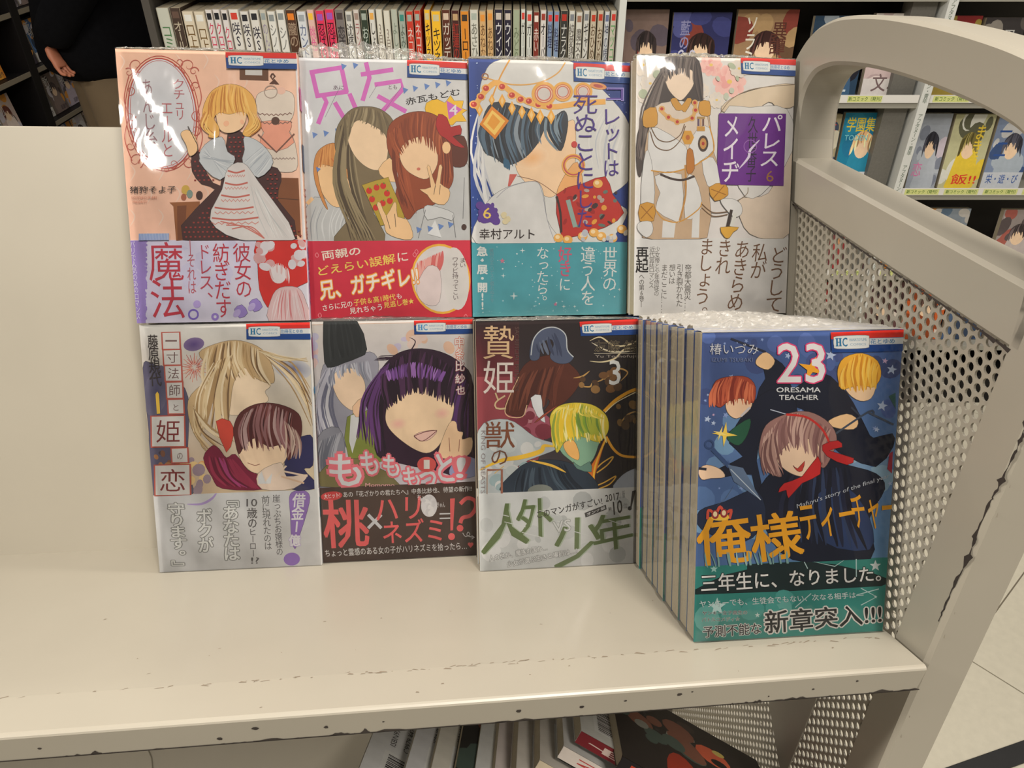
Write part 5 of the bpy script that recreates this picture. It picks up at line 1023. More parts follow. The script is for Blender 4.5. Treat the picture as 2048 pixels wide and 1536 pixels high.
NAMES_BACK = {'U1': 'pink comic', 'U2': 'white comic with pink title', 'U3': 'navy and white comic', 'U4': 'white comic with purple panel', 'L1': 'tile-titled comic', 'L2': 'brown-banded comic', 'L3': 'black comic', 'T': 'blue comic numbered 23'}
SPN = {'U1': [(.14, .155, None, (206, 110, 160)), (.10, .118, None, (60, 70, 100)), (.055, .09, 'エールと糸', (176, 60, 60)), (.01, .05, '彼女の紡ぐ', (120, 110, 170))],
       'U2': [(.06, .15, None, (150, 44, 50)), (.0, .052, None, (196, 44, 62))], 'U3': [(.155, .175, None, (196, 40, 40)), (.06, .15, 'コレットは死ぬ', (150, 40, 50)), (0, .052, None, (150, 40, 60))],
       'U4': [(.06, .15, 'パレス・メイヂ', (90, 40, 110))], 'L1': [(.15, .165, None, (150, 60, 110)), (.125, .13, None, (60, 140, 190)), (.055, .12, '一寸法師と姫の恋', (170, 50, 70)), (.035, .05, None, (60, 120, 130))],
       'L2': [(.06, .15, 'もももっと', (190, 60, 80))], 'L3': [(.06, .15, '贄姫と獣の王', (160, 40, 50))], 'T': [(.06, .15, '俺様ティーチャー', (220, 160, 40))]}
for k, (fn, jc, bc, lab) in BOOKS.items():
    x, y, yaw, lean = FIT[k]; z = ZU if k[0] == 'U' else 0
    A, B, _ = fn()
    # height of the band where its top edge shows on the photograph
    bt = A.m(((QUAD[k][0][0]+QUAD[k][1][0])/2*0+(500 if k != 'T' else 720), BANDTOP[k]))[1]
    t, bo = book(lab, 'front copies of the comics on the truck', local(x, y, z, yaw, lean), jc, band=bc, bandh=bt)
    A.obj('cover_print', t, -.00003)
    # band print: shown only below the band's edge; lies on the band
    B.mb.v = [(v[0], v[1], min(v[2], bt-.00002)) for v in B.mb.v]
    B.obj('band_print', bo, -.00029)
    spine_print(t, BT, BH, SPN[k], dx=.0004)
    film_front(t, BW, BH, BT, ord(k[-1])+len(k)*7, flap={'U2': .012, 'U3': .004, 'U4': .004, 'U1': .003, 'L2': .003, 'L3': .0025}.get(k, .002), side=k == 'T', milky=k == 'T')
    yb = y+BT+.0006; n = 0
    while yb+BT < YB and (k != 'T'):
        n += 1
        t2, _b = book('further copy of the %s standing behind its front copy' % NAMES_BACK[k], 'hidden copies of the %s' % NAMES_BACK[k],
             local(x+R.uniform(-.0006, .0006), yb, z, yaw*.5, 0), jc, band=bc, bandh=bt)
        yb += BT+.0004
    if k == 'T':
        words = ['second', 'third', 'fourth', 'fifth', 'sixth', 'seventh', 'eighth', 'ninth']
        for i in range(8):
            t2, _b = book('blue comic showing its page edge, %s from the front of the right-hand stack' % words[i], 'copies in the right-hand stack',
                 local(x+[.0006, 0, .0003, -.0008, .0002, 0, .0006, -.0010][i]+i*.0001, yb, [0, .0002, .0, .0002, 0, 0, .0003, 0][i], -.5, -.2), jc, band=bc, bandh=bt, T=.0130)
            film_front(t2, BW, BH, BT, 60+i, flap=.005, puck=.0001, side=True)
            # edge film over the page side
            yb += BT+.0006
        while yb+BT < YB:
            t2, _b = book('blue comic standing hidden under the white and purple comic', 'hidden copies of the blue comic', local(x, yb, 0, 0, 0), jc, band=bc, bandh=bt); yb += BT+.0006
# ---------------------------------------------------------------- wall bookcases behind
D1 = 1.90                        # front plane of the long bookcase
def blk(name, m, x0, y0, z0, x1, y1, z1, parent, bevel=0):
    b = MB(); b.box(min(x0, x1), min(y0, y1), min(z0, z1), max(x0, x1), max(y0, y1), max(z0, z1)); return b.build(name, m, parent, bevel=bevel)
xl = at(318, 60, 1, D1).x; xr = at(1233, 60, 1, D1).x
zs = [at(1400, -16, 1, D1).z, at(1750, 199, 1, D1).z, at(1900, 383, 1, D1).z]; pit = zs[1]-zs[2]
levels = [zs[0], zs[1], zs[2], zs[2]-pit, zs[2]-2*pit]
xpost = at(1842, 195, 1, D1).x; xend = 2.15
cs = thing('bookcase', 'pale grey metal bookcase behind the truck with comics face out and spine out', 'bookcase', mw=Matrix.Translation((0, 0, 0)))
blk('back_board', M_CASEGREY, xl, D1+.20, 0, xend, D1+.22, 2.0, cs)
blk('plinth', M_DARK, xl, D1, 0, xend, D1+.2, .1, cs)
for i, z in enumerate([levels[0]+pit]+levels):
    dz_ = .035 if i == 1 else 0
    blk('shelf', M_SHELFW, xl, D1-.012, z-.018+dz_, xr, D1+.2, z-.002+dz_, cs, .001); blk('shelf', M_SHELFW, xr+.017, D1-.012, z-.018, xend, D1+.2, z-.002, cs, .001)
blk('divider', mat('white_divider', ink(196, 198, 194), .5), xr+.001, D1-.016, .1, xr+.017, D1+.2, levels[0]+.4, cs, .001)
blk('divider', mat('white_divider', ink(196, 198, 194), .5), xpost-.010, D1-.02, .1, xpost+.012, D1+.2, levels[0]+.4, cs, .001)
blk('divider', M_SHELFW, xend-.02, D1-.016, .1, xend, D1+.2, levels[0]+.4, cs, .001)
blk('side_panel', M_CASEGREY, xl-.02, D1-.012, 0, xl-.002, D1+.2, 2.0, cs, .001)
blk('slotted_upright', mat('grey_upright', ink(96, 94, 88), .5, .2, 200), xpost-.075, D1+.01, .1, xpost-.018, D1+.06, levels[0]+.4, cs, .001)
A = Art([(0, 1), (1, 1), (1, 0), (0, 0)], .34, .02)
# shelf-edge label strips with green lettering
for (x0, x1, zz) in [(xr+.25, xpost-.012, levels[1]), (xpost+.014, xend-.02, levels[1]), (xr+.3, xpost-.09, levels[2]), (xpost+.014, xend-.02, levels[2]), (xr+.02, xpost-.012, levels[3]), (xpost+.014, xend-.02, levels[3])]:
    s_ = blk('label_strip', M_WHITE, x0, D1-.016, zz-.004, x1, D1-.013, zz+.014, cs)
    A = Art([(0, 1), (1, 1), (1, 0), (0, 0)], x1-x0, .018); k = 0; x = .012
    while x+.085 < x1-x0:
        A.s = 1; u0, u1 = x/(x1-x0), (x+.078)/(x1-x0)
        A.poly([(u0-.004, .92), (u1+.004, .92), (u1+.004, .1), (u0-.004, .1)], (196, 200, 130)); A.text('新コミック（発刊）', [(u0, .8), (u1, .8), (u1, .25), (u0, .25)], (70, 104, 40), .03); x += .1
    o = A.mb.build('label_lettering', PRINT, cs); o.location = (x0, D1-.0162, zz-.004)
# post labels
A = Art([(0, 1), (1, 1), (1, 0), (0, 0)], .02, 1.0)
for k in range(8): A.text('アフタヌーン・青年', [(.25, 1-k*.125), (.75, 1-k*.125), (.75, .9-k*.125), (.25, .9-k*.125)], (96, 110, 96), 0, vert=True)
o = A.mb.build('post_lettering', PRINT, cs); o.location = (xpost-.009, D1-.0203, .25)

def simple(label, group, x, y, z, w, h, t, jc, art=None, rx=0, rz=0, back=False, mw=None):
    """a background comic: cover, pages and, when given, flat print on its front"""
    mw = mw or Matrix.Translation((x, y, z)) @ Matrix.Rotation(RD(rz), 4, 'Z') @ Matrix.Rotation(RD(rx), 4, 'X')
    tt = thing('comic_book', label, 'comic book', group, mw)
    link('cover', cached(('c', w, h, t, jc), lambda: cover_mesh(w, h, t).mesh('cover'), cmat(jc)), None, tt)
    link('page_block', cached(('p', w, h, t), lambda: pages_mesh(w, h, t).mesh('page_block'), M_PAGE), None, tt)
    if art: art.obj('cover_print', tt, -.0001)
    return tt
# spine-out row
SP = [  # pixel left, right, colour, lettering, letter colour, head patch
 (318, 343, (176, 178, 166), 'コミック', (70, 110, 70), None), (345, 366, (58, 44, 36), 'オールラウンダー', (170, 160, 140), (90, 70, 60)),
 (368, 390, (196, 186, 166), '口上の', (96, 70, 30), (206, 206, 200)), (392, 413, (196, 186, 166), '口上の', (96, 70, 30), (206, 206, 200)),
 (414, 428, (200, 196, 194), 'クロスロード', (186, 50, 80), (30, 30, 34)), (430, 444, (200, 196, 194), 'クロスロード', (186, 50, 80), (30, 30, 34)), (446, 459, (200, 196, 194), 'クロスロード', (186, 50, 80), (30, 30, 34)),
 (461, 481, (200, 198, 192), '咲Saki', (40, 36, 50), (190, 60, 50)), (483, 500, (200, 198, 192), '咲Saki', (40, 36, 50), (40, 40, 44)), (502, 520, (200, 198, 192), '咲Saki', (40, 36, 50), (40, 40, 44)),
 (522, 535, (180, 178, 166), 'のんの', (140, 130, 150), (140, 150, 150)), (537, 553, (204, 204, 198), 'シノハユ', (120, 120, 116), (130, 136, 136)), (555, 572, (204, 204, 198), 'シノハユ', (120, 120, 116), (130, 136, 136)),
 (574, 594, (70, 44, 30), '朧の', (150, 130, 110), (214, 120, 40)), (596, 614, (196, 200, 204), 'カントリー', (90, 100, 130), (150, 156, 160)), (616, 630, (206, 170, 160), '桃色', (206, 90, 140), (226, 180, 60)),
 (633, 650, (206, 46, 82), '忍ばり', (40, 20, 30), (150, 80, 170)), (652, 670, (206, 46, 82), '忍ばり', (40, 20, 30), (150, 80, 170)), (672, 690, (110, 104, 102), '恋する', (40, 36, 40), (70, 60, 60)),
 (692, 706, (196, 196, 190), '沈痛くん', (60, 56, 56), (130, 130, 128)), (708, 720, (196, 190, 184), 'ラン', (150, 100, 100), (150, 130, 120)), (722, 737, (44, 56, 44), 'おくのほそ', (170, 180, 170), (150, 160, 150)),
 (739, 751, (200, 200, 194), 'しょぼん', (50, 44, 40), (214, 160, 80)), (753, 766, (200, 198, 186), '3月の猫', (130, 120, 110), None), (768, 781, (200, 198, 186), '3月の猫', (130, 120, 110), None),
 (783, 796, (166, 172, 160), 'よしの', (120, 130, 116), None), (798, 811, (150, 160, 150), 'よみ', (90, 100, 90), (60, 130, 120)),
 (813, 827, (186, 52, 36), 'ネコドン', (206, 190, 180), (150, 160, 150)), (829, 842, (186, 52, 36), 'ネコドン', (206, 190, 180), (150, 160, 150)),
 (849, 861, (226, 176, 40), 'キツネ', (40, 34, 30), (190, 180, 140)), (863, 882, (226, 176, 40), 'キツネ', (40, 34, 30), (190, 180, 140)), (884, 901, (84, 42, 30), 'ガッデム', (200, 190, 176), (200, 180, 160)),
 (903, 919, (66, 32, 30), '紅蓮の', (150, 50, 40), (180, 150, 110)), (921, 938, (206, 130, 40), 'ーロード', (44, 30, 24), (60, 50, 44)), (940, 957, (196, 196, 186), 'あさひお', (110, 110, 100), (160, 170, 160)),
 (959, 972, (196, 160, 110), 'あねなに', (110, 80, 50), (214, 140, 60)), (974, 987, (196, 160, 110), 'あねなに', (110, 80, 50), (214, 140, 60)), (989, 1006, (38, 34, 52), 'ウィングド', (206, 206, 206), (190, 180, 170)), (1008, 1024, (38, 34, 52), 'ウィングド', (206, 206, 206), (190, 180, 170)),
 (1026, 1040, (150, 160, 136), 'みどり', (110, 120, 96), None), (1042, 1051, (196, 200, 194), 'ガーリミン', (60, 56, 54), (200, 70, 60)), (1053, 1065, (196, 200, 194), 'ガーリミン', (60, 56, 54), (200, 70, 60)),
 (1067, 1079, (120, 44, 36), '赤い', (206, 190, 180), (220, 210, 200)), (1081, 1093, (200, 196, 192), 'オーバーロ', (40, 36, 40), (150, 60, 50)), (1095, 1106, (120, 140, 170), '料理', (50, 50, 80), (200, 60, 60)), (1108, 1119, (120, 140, 170), '料理', (50, 50, 80), (200, 60, 60)),
 (1121, 1136, (50, 50, 48), 'ナラクノア', (190, 190, 186), (170, 50, 40)), (1138, 1150, (196, 196, 188), '純愛読物', (90, 84, 80), (120, 124, 130)), (1152, 1165, (196, 196, 188), '魔女の庭', (90, 84, 80), (150, 110, 90)),
 (1167, 1179, (190, 190, 184), 'ギャングカ', (60, 56, 54), (120, 124, 130)), (1181, 1193, (180, 170, 150), 'おひめさま', (90, 70, 50), (180, 60, 40)), (1195, 1207, (180, 170, 150), 'おひめさま', (90, 70, 50), (180, 60, 40)),
 (1209, 1219, (190, 194, 196), '神の様屋', (80, 84, 100), (100, 110, 140)), (1221, 1233, (186, 180, 166), 'マツコラ', (90, 150, 90), (200, 60, 50))]
zrow = levels[1]; YS = D1-.004
CN = [((206, 46, 82), 'crimson'), ((226, 176, 40), 'yellow'), ((186, 52, 36), 'red'), ((38, 34, 52), 'navy'), ((120, 140, 170), 'pale blue'), ((206, 130, 40), 'orange'), ((84, 42, 30), 'dark brown'), ((44, 56, 44), 'dark green'), ((200, 198, 192), 'white'), ((150, 160, 140), 'sage green'), ((196, 160, 110), 'tan'), ((110, 104, 102), 'grey'), ((206, 170, 160), 'pink'), ((58, 46, 40), 'black')]
def cname(c): return min(CN, key=lambda q: sum((a-b)**2 for a, b in zip(q[0], c)))[1]
ordn = ['leftmost', 'second', 'third', 'fourth', 'fifth', 'sixth', 'seventh', 'eighth', 'ninth', 'tenth', 'eleventh', 'twelfth', 'thirteenth', 'fourteenth', 'fifteenth', 'sixteenth', 'seventeenth', 'eighteenth', 'nineteenth', 'twentieth']
def ordinal(i, n, end='white divider'):
    if i < 20: return '%s from the left end of the spine-out row' % ordn[i] if i else 'at the very left end of the spine-out row'
    j = n-1-i
    if j < 20: return '%s from the %s' % (ordn[j] if j else 'the first', end+' in the spine-out row')
    return '%s past the first twenty spines of the row' % ordn[i-20] if i > 20 else 'the very next past the first twenty of the row'
RR = random.Random(3)
for i, (p0, p1, c, tx, tc, hd) in enumerate(SP):
    x0, x1 = at(p0, 50, 1, YS).x, at(p1, 50, 1, YS).x; w = x1-x0-.0006; h = RR.choice([.196, .196, .1945, .197, .193]) + (.004 if i < 2 else 0) + (-.002 if i > 40 else 0)
    t = thing('comic_book', '%s comic spine, %s' % (cname(c), ordinal(i, len(SP))), 'comic book', 'spine-out comics on the bookcase', Matrix.Translation((x0, YS+RR.uniform(0, .004), zrow)))
    # spine faces the aisle: cover mesh turned so that its spine looks towards -Y
    w = round(w, 4)
    def cm(w=w, h=h):
        b = cover_mesh(.128, h, w); b.v = [(v[1], .128-v[0], v[2]) for v in b.v]; b.f = [f[::-1] for f in b.f]; return b.mesh('cover')
    link('cover', cached(('s', w, h, c), cm, cmat(c)), None, t)
    def pm(w=w, h=h):
        b = pages_mesh(.128, h, w); b.v = [(v[1], .128-v[0], v[2]) for v in b.v]; b.f = [f[::-1] for f in b.f]; return b.mesh('page_block')
    link('page_block', cached(('sp', w, h), pm, M_PAGE), None, t)
    A = Art([(0, 1), (1, 1), (1, 0), (0, 0)], w, h)
    if hd: A.rect(.18, .965, .82, .895, hd)
    n = len(tx); top = .86 if i % 3 else .82; A.text(tx, [(.12, top), (.88, top), (.88, max(.04, top-.13*n)), (.12, max(.04, top-.13*n))], tc, .012, vert=True)
    A.obj('spine_print', t, -.0001)
# face-out comics: pixel box on the plane, colours; art is generic patches and lettering
def face_art(w, h, base, cols, words, wc, seed, hair=None, bandc=None):
    A = Art([(0, 0), (100, 0), (100, 140), (0, 140)], w, h, seed=seed); R = A.rnd
    A.rect(0, 0, 100, 140, base); A.spots(0, 0, 100, 130, 12, 8, 26, cols)
    if hair:
        A.poly([(20, 120), (30, 70), (50, 50), (75, 70), (88, 125), (80, 140), (20, 140)], cols[0], 3); A.ell(52, 62, 17, 21, (226, 196, 164))
        A.poly([(30, 70), (30, 45), (50, 32), (74, 45), (76, 72), (68, 56), (50, 50), (36, 58)], hair, 3); A.locks([(32, 46), (52, 32), (72, 46)], [(28, 78), (50, 56), (78, 78)], 14, 5, [hair, tuple(int(v*.7) for v in hair), tuple(min(230, int(v*1.3)+10) for v in hair)], .05, 3)
    if bandc: A.rect(0, 108, 100, 140, bandc)
    for q, s_, cc in words: A.text(s_, q, cc, .02, vert=(q[3]-q[1]) > (q[2]-q[0])*1.3)
    return A
FO = [ # px0, px1, top px, level, base, cols, words, letter colour, hair, band, label
 (1248, 1334, 18, 1, (120, 100, 92), [(150, 60, 56), (196, 176, 170), (90, 80, 90)], [((70, 84, 96, 100), '１１', (200, 190, 180))], (50, 40, 40), None, 'mauve comic with a dark-haired head, just right of the white divider'),
 (1343, 1458, 24, 1, (44, 46, 92), [(60, 64, 120), (130, 60, 50), (80, 84, 140)], [((12, 60, 44, 86), '６９', (190, 190, 210)), ((14, 14, 30, 60), '藍の', (140, 140, 180))], (50, 30, 26), None, 'indigo comic with a dark-haired figure, on the top row of the bookcase'),
 (1470, 1590, 18, 1, (150, 120, 88), [(170, 140, 100), (96, 72, 52), (130, 60, 50)], [((16, 10, 34, 90), 'ソラミ', (220, 214, 200)), ((60, 20, 84, 70), '異譚', (90, 50, 40))], (60, 34, 32), None, 'tan comic with a bun-haired figure, half hidden beside the handle loop'),
 (1622, 1730, 30, 1, (40, 62, 84), [(60, 90, 120), (30, 30, 40), (140, 150, 160)], [((40, 100, 80, 130), '２', (190, 200, 206))], (40, 40, 50), None, 'dark blue comic inside the handle loop, left of the pale one'),
 (1742, 1838, 26, 1, (190, 170, 168), [(206, 190, 186), (170, 150, 150), (214, 206, 200)], [((20, 100, 80, 130), '文ニ', (110, 90, 90))], None, (200, 194, 190), 'pale pink comic inside the handle loop beside the post'),
 (1872, 1952, 30, 1, (130, 40, 40), [(150, 130, 60), (90, 40, 40), (60, 50, 60)], [((12, 90, 88, 120), 'キン肉', (40, 26, 24))], (60, 50, 40), None, 'dark red comic right of the post on the top row'),
 (1960, 2040, 34, 1, (60, 56, 56), [(90, 84, 80), (40, 40, 44), (140, 134, 126)], [((20, 20, 80, 44), '白黒', (190, 190, 186))], (30, 28, 28), None, 'black and white comic farthest right on the top row'),
 (1584, 1674, 228, 2, (150, 140, 110), [(216, 176, 50), (206, 150, 60), (60, 70, 90), (196, 190, 170)], [((10, 8, 90, 30), '魔法', (206, 60, 60))], (84, 60, 40), None, 'crowded yellow and navy comic seen through the loop, left of the teal one'),
 (1681, 1768, 224, 2, (28, 118, 150), [(40, 130, 160), (30, 110, 146)], [((8, 8, 92, 34), '学園集団', (214, 190, 60)), ((8, 40, 60, 50), 'TODEN', (120, 190, 200)), ((6, 92, 16, 108), '2', (220, 220, 220)), ((20, 114, 90, 130), 'に漫画化!', (30, 60, 130))], (226, 180, 130), (206, 206, 210), 'teal comic with yellow title lettering and a number 2'),
 (1832, 1892, 226, 2, (150, 156, 166), [(170, 176, 184), (120, 126, 140), (190, 180, 190)], [((10, 90, 40, 116), '恋', (196, 120, 160))], (50, 50, 60), None, 'grey comic with a dark-haired girl, right of the slanting post'),
 (1898, 1978, 228, 2, (180, 178, 140), [(214, 186, 60), (206, 206, 196), (90, 90, 70)], [((60, 20, 84, 100), 'まきま', (220, 190, 60)), ((30, 112, 92, 132), '飯!!', (206, 60, 50))], (120, 110, 60), None, 'yellow and white comic with an orange disc, middle of the right bay'),
 (1984, 2064, 230, 2, (120, 134, 160), [(160, 170, 180), (60, 80, 120), (190, 190, 190)], [((12, 14, 40, 80), '一二', (50, 80, 140)), ((10, 112, 90, 130), '栄・遊・び', (60, 90, 150))], (60, 60, 70), (186, 190, 196), 'blue-grey comic at the right edge of the middle row'),
 (1660, 1740, 416, 3, (110, 60, 60), [(150, 60, 60), (190, 140, 100), (60, 50, 60)], [((20, 10, 80, 30), '赤本', (200, 180, 160))], (70, 50, 40), None, 'dark red comic on the low row, seen through the perforated sheet'),
 (1754, 1834, 418, 3, (190, 150, 90), [(214, 130, 40), (196, 60, 50), (200, 180, 140)], [((20, 100, 80, 130), '王様', (60, 40, 40))], (90, 60, 40), None, 'orange comic on the low row beside the post foot'),
 (1846, 1925, 416, 3, (130, 140, 150), [(90, 110, 130), (180, 176, 170), (190, 130, 60)], [((10, 12, 26, 70), '月夜', (200, 200, 200))], (36, 34, 36), None, 'grey comic with a black-haired head on the low row'),
 (1990, 2070, 418, 3, (150, 140, 136), [(180, 170, 166), (90, 80, 80), (160, 90, 80)], [((70, 12, 86, 70), '花嫁', (120, 90, 90))], (80, 70, 70), None, 'pale brown comic at the right end of the low row'),
 (1560, 1650, 416, 3, (150, 130, 120), [(170, 80, 70), (200, 180, 150), (80, 80, 100)], [((20, 10, 80, 30), '青空', (200, 200, 190))], (60, 44, 40), None, 'mottled comic on the low row behind the rail'),
]
n4 = 0
for (a, b, tp, lv, base_, cols, words, hair, bandc, lab) in FO:
    yy = D1+.022; z = levels[lv]; top = at((a+b)/2, tp, 1, yy+.02).z; h = round(min(max(top-z, .165), .205), 3)
    ym = (tp+180)/2 if lv == 1 else tp+75
    x0, x1 = at(a, ym, 1, yy).x, at(b, ym, 1, yy).x; w = round(x1-x0, 3)
    simple(lab, 'face-out comics on the bookcase', x0, yy, z, w, h, .016, base_, face_art(w, h, base_, cols, words, None, int(a), hair, bandc), rx=-6)
# lower rows down to the plinth: seen only through the perforated sheet
cols_ = [((190, 90, 40), 'orange'), ((180, 170, 160), 'pale'), ((150, 46, 44), 'red'), ((70, 90, 120), 'blue'), ((200, 180, 120), 'straw'), ((90, 60, 60), 'maroon'), ((190, 140, 150), 'pink'), ((60, 70, 60), 'dark green')]
places = ['first', 'second', 'third', 'fourth', 'fifth', 'sixth', 'seventh', 'eighth', 'ninth', 'tenth', 'eleventh', 'twelfth']
for r, zz in ((4, levels[4]), ):
    x = .62; k = 0
    while x+.12 < xend:
        c, nm = cols_[(k*3+r) % 8]
        simple('%s comic low behind the perforated sheet, %s from the left' % (nm, places[k]), 'low face-out comics', x, D1+.022, zz, .115, .178, .016, c,
               face_art(.115, .178, c, [tuple(int(v*.7) for v in c), (200, 190, 180), (90, 80, 80)], [((20, 10, 80, 30), '読切', (40, 36, 36))], None, k+r*9, (70, 50, 44), None), rx=-6); x += .128; k += 1

# ---------------------------------------------------------------- black bookcase on the left, facing across the aisle
XK = -2.2
def atk(px, py): return at(px, py, 0, XK)
zk = [atk(66, 140).z, atk(60, 30).z, atk(45, 245).z]; zk = [zk[1], (zk[0]), zk[2]]
lc = thing('bookcase', 'black laminate bookcase across the aisle at the left, comics face out on its shelves', 'bookcase', mw=Matrix.Translation((XK, 3.0, 0)))
y0k, y1k = 2.6, 5.6
pitk = .245; base_z = atk(33, 157).z-.0
lvk = [base_z+pitk, base_z, base_z-pitk, base_z-2*pitk]
ypost = atk(58, 120).y
def kb(name, m, x0, y0, z0, x1, y1, z1, bev=0):
    b = MB(); b.box(x0, y0-3.0, z0, x1, y1-3.0, z1); return b.build(name, m, lc, bevel=bev)
kb('back_board', M_DARK, -.26, y0k, 0, -.24, y1k, 2.0)
for z in lvk+[base_z+2*pitk]:
    kb('shelf', M_DARK, -.24, y0k, z-.02, .0, y1k, z-.002); kb('shelf_edge', mat('pale_edge_strip', ink(120, 112, 96), .5), .0, y0k, z-.016, .004, y1k, z+.004)
for y in (y0k, ypost, ypost+.95, y1k): kb('divider', M_DARK, -.24, y-.03, 0, .008, y+.03, 2.0, .002)
PL = [((110, 96, 90), (60, 50, 50)), ((196, 190, 190), (70, 60, 60)), ((206, 130, 50), (90, 60, 40)), ((90, 84, 84), (40, 36, 36)), ((70, 100, 140), (60, 50, 44)), ((150, 140, 150), (50, 44, 50)), ((190, 170, 160), (110, 60, 50)), ((60, 54, 60), (140, 110, 70))]
k = 0; nm_ = ['mauve', 'pale lilac', 'orange', 'charcoal', 'steel blue', 'grey lilac', 'beige', 'near-black']
row_n = ['upper', 'middle', 'lower', 'bottom']
for li, z in enumerate(lvk):
    for (ya, yb_) in ((y0k+.04, ypost-.035), (ypost+.035, ypost+.91)):
        y = ya; j = 0
        while y+.13 < yb_:
            c, hr = PL[(k*5+li*3) % 8]; nm = nm_[(k*5+li*3) % 8]; w = .128; h = .182
            bay = 'near bay' if ya < ypost else 'far bay'
            simple('%s comic on the %s shelf of the black bookcase, %s in the %s' % (nm, row_n[li], places[j], bay), 'comics on the black bookcase', 0, 0, 0, w, h, .05, c,
                   face_art(w, h, c, [tuple(min(220, int(v*1.2)) for v in c), (206, 140, 60), (190, 184, 190), tuple(int(v*.6) for v in c)], [((8, 8, 40, 60), '新刊', (200, 196, 190)), ((50, 118, 94, 134), '話題作', (60, 50, 60))], None, k+50, hr, (200, 196, 190) if k % 3 == 0 else None),
                   mw=Matrix.Translation((XK-.055, y, z)) @ Matrix.Rotation(RD(90), 4, 'Z') @ Matrix.Rotation(RD(-8), 4, 'X'))
            y += .136; j += 1; k += 1

# ---------------------------------------------------------------- the comics leaning on the truck's lower shelf
LS = Vector((.85, -.16, -.50)).normalized(); LA = Vector((.06, .93, .0)); LA = (LA-LS*LA.dot(LS)).normalized(); LA = (LA*.93+LS.cross(LA)*0).normalized()
def lowbook(label, org, jc, seed, W=.113, H=.176, T=.0095, spine=None, band=None, ls=None):
    """lies shingled with its spine towards the aisle and its back cover up: barcode, price lines"""
    zz = -(ls or LS); xx = LA.copy(); xx = (xx-zz*xx.dot(zz)).normalized(); yy = zz.cross(xx)
    o_ = org-zz*H
    M = MC @ Matrix(((xx.x, yy.x, zz.x, o_.x), (xx.y, yy.y, zz.y, o_.y), (xx.z, yy.z, zz.z, o_.z), (0, 0, 0, 1)))
    t = thing('comic_book', label, 'comic book', 'comics on the lower shelf of the truck', M)
    link('cover', cached(('c', W, H, T, jc, 'low'), lambda: _low(W, H, T), cmat(jc)), None, t)
    def pm():
        b = pages_mesh(W, H, T); b.v = [(W-v[0], v[1], v[2]) for v in b.v]; b.f = [f[::-1] for f in b.f]; return b.mesh('page_block')
    link('page_block', cached(('p', W, H, T, 'low'), pm, M_PAGE), None, t)
    A = Art([(0, 1), (1, 1), (1, 0), (0, 0)], W, H, seed=seed); R = A.rnd
    A.rect(.0, 1, 1, 0, jc)
    for (x0, y0) in ((.10, .93), (.10, .72)) if sum(jc) > 200 else ():
        A.rect(x0, y0, x0+.42, y0-.16, (206, 206, 202))
        x = x0+.02
        while x < x0+.40: wd = R.choice([.004, .008, .012]); A.rect(x, y0-.02, x+wd, y0-.13, (40, 38, 38)); x += wd+R.choice([.005, .009])
        A.text('9784592'+str(R.randint(100000, 999999)), (x0+.03, y0-.135, x0+.38, y0-.155), (60, 58, 58))
    for j, s_ in enumerate(('ISBN978-4-592', 'C9979 ¥429E', '定価：本体429円＋税', '発行・白泉社')): A.text(s_, (.58, .92-j*.06, .58+.03*len(s_), .895-j*.06), (70, 66, 66))
    if band: A.rect(0, .30, 1, 0, band)
    A.spots(.1, .1, .9, .45, 8, .04, .12, [tuple(int(v*.8) for v in jc), (196, 90, 60), (190, 170, 90)])
    if sum(jc) < 200: A.ell(.12, .62, .30, .11, (150, 50, 32)); A.spots(.3, .5, .95, .95, 14, .05, .16, [(70, 84, 76), (120, 76, 60), (60, 50, 46), (130, 130, 120)])
    A.obj('back_print', t, -.0001)
    if spine:
        S = Art([(0, 1), (1, 1), (1, 0), (0, 0)], T, H); S.rect(0, 1, 1, 0, spine[1]); S.text(spine[0], [(.2, .93), (.8, .93), (.8, .3), (.2, .3)], spine[2], .02, vert=True)
        o = S.mb.build('spine_print', PRINT, t); o.matrix_local = Matrix.Translation((-.0002, T, 0)) @ Matrix.Rotation(-pi/2, 4, 'Z')
    return t
def _low(W, H, T):
    b = cover_mesh(W, H, T); b.v = [(W-v[0], v[1], v[2]) for v in b.v]; b.f = [f[::-1] for f in b.f]; return b.mesh('cover')
for i, (px_, py_, lab, jc, sp) in enumerate(LOWBOOKS):
    lowbook(lab, atc(px_, py_, 1, -.085 if i == 0 else (-.060 if i < 6 else -.066)), jc, 20+i, spine=sp, W=.113 if i < 6 else .124, H=(.140 if i == 0 else .166 if i == 1 else .176) if i < 6 else .19, T=.0095 if i < 6 else .0056)

# ---------------------------------------------------------------- the shopper in a black jacket and khaki trousers
def skin(name, V, E, Rr, m, parent, sub=2):
    me = bpy.data.meshes.new(name); me.from_pydata(V, E, []); o = link(name, me, None, parent)
    md = o.modifiers.new('s', 'SKIN'); md.use_smooth_shade = True
    for i, r in enumerate(Rr): me.skin_vertices[0].data[i].radius = r if isinstance(r, tuple) else (r, r)
    me.skin_vertices[0].data[0].use_root = True
    o.modifiers.new('u', 'SUBSURF').levels = sub; o.modifiers['u'].render_levels = sub
    dg = bpy.context.evaluated_depsgraph_get(); m2 = bpy.data.meshes.new_from_object(o.evaluated_get(dg)); o.modifiers.clear(); o.data = m2
    m2.materials.clear(); m2.materials.append(m); m2.polygons.foreach_set('use_smooth', [True]*len(m2.polygons)); m2.name = name
    return o
ph = at(192, 60, 1, PERY); 
pe = thing('person', 'person in a black jacket and khaki trousers standing by the black bookcase', 'person', mw=Matrix.Translation((ph.x, PERY, 0)) @ Matrix.Rotation(RD(-55), 4, 'Z'))
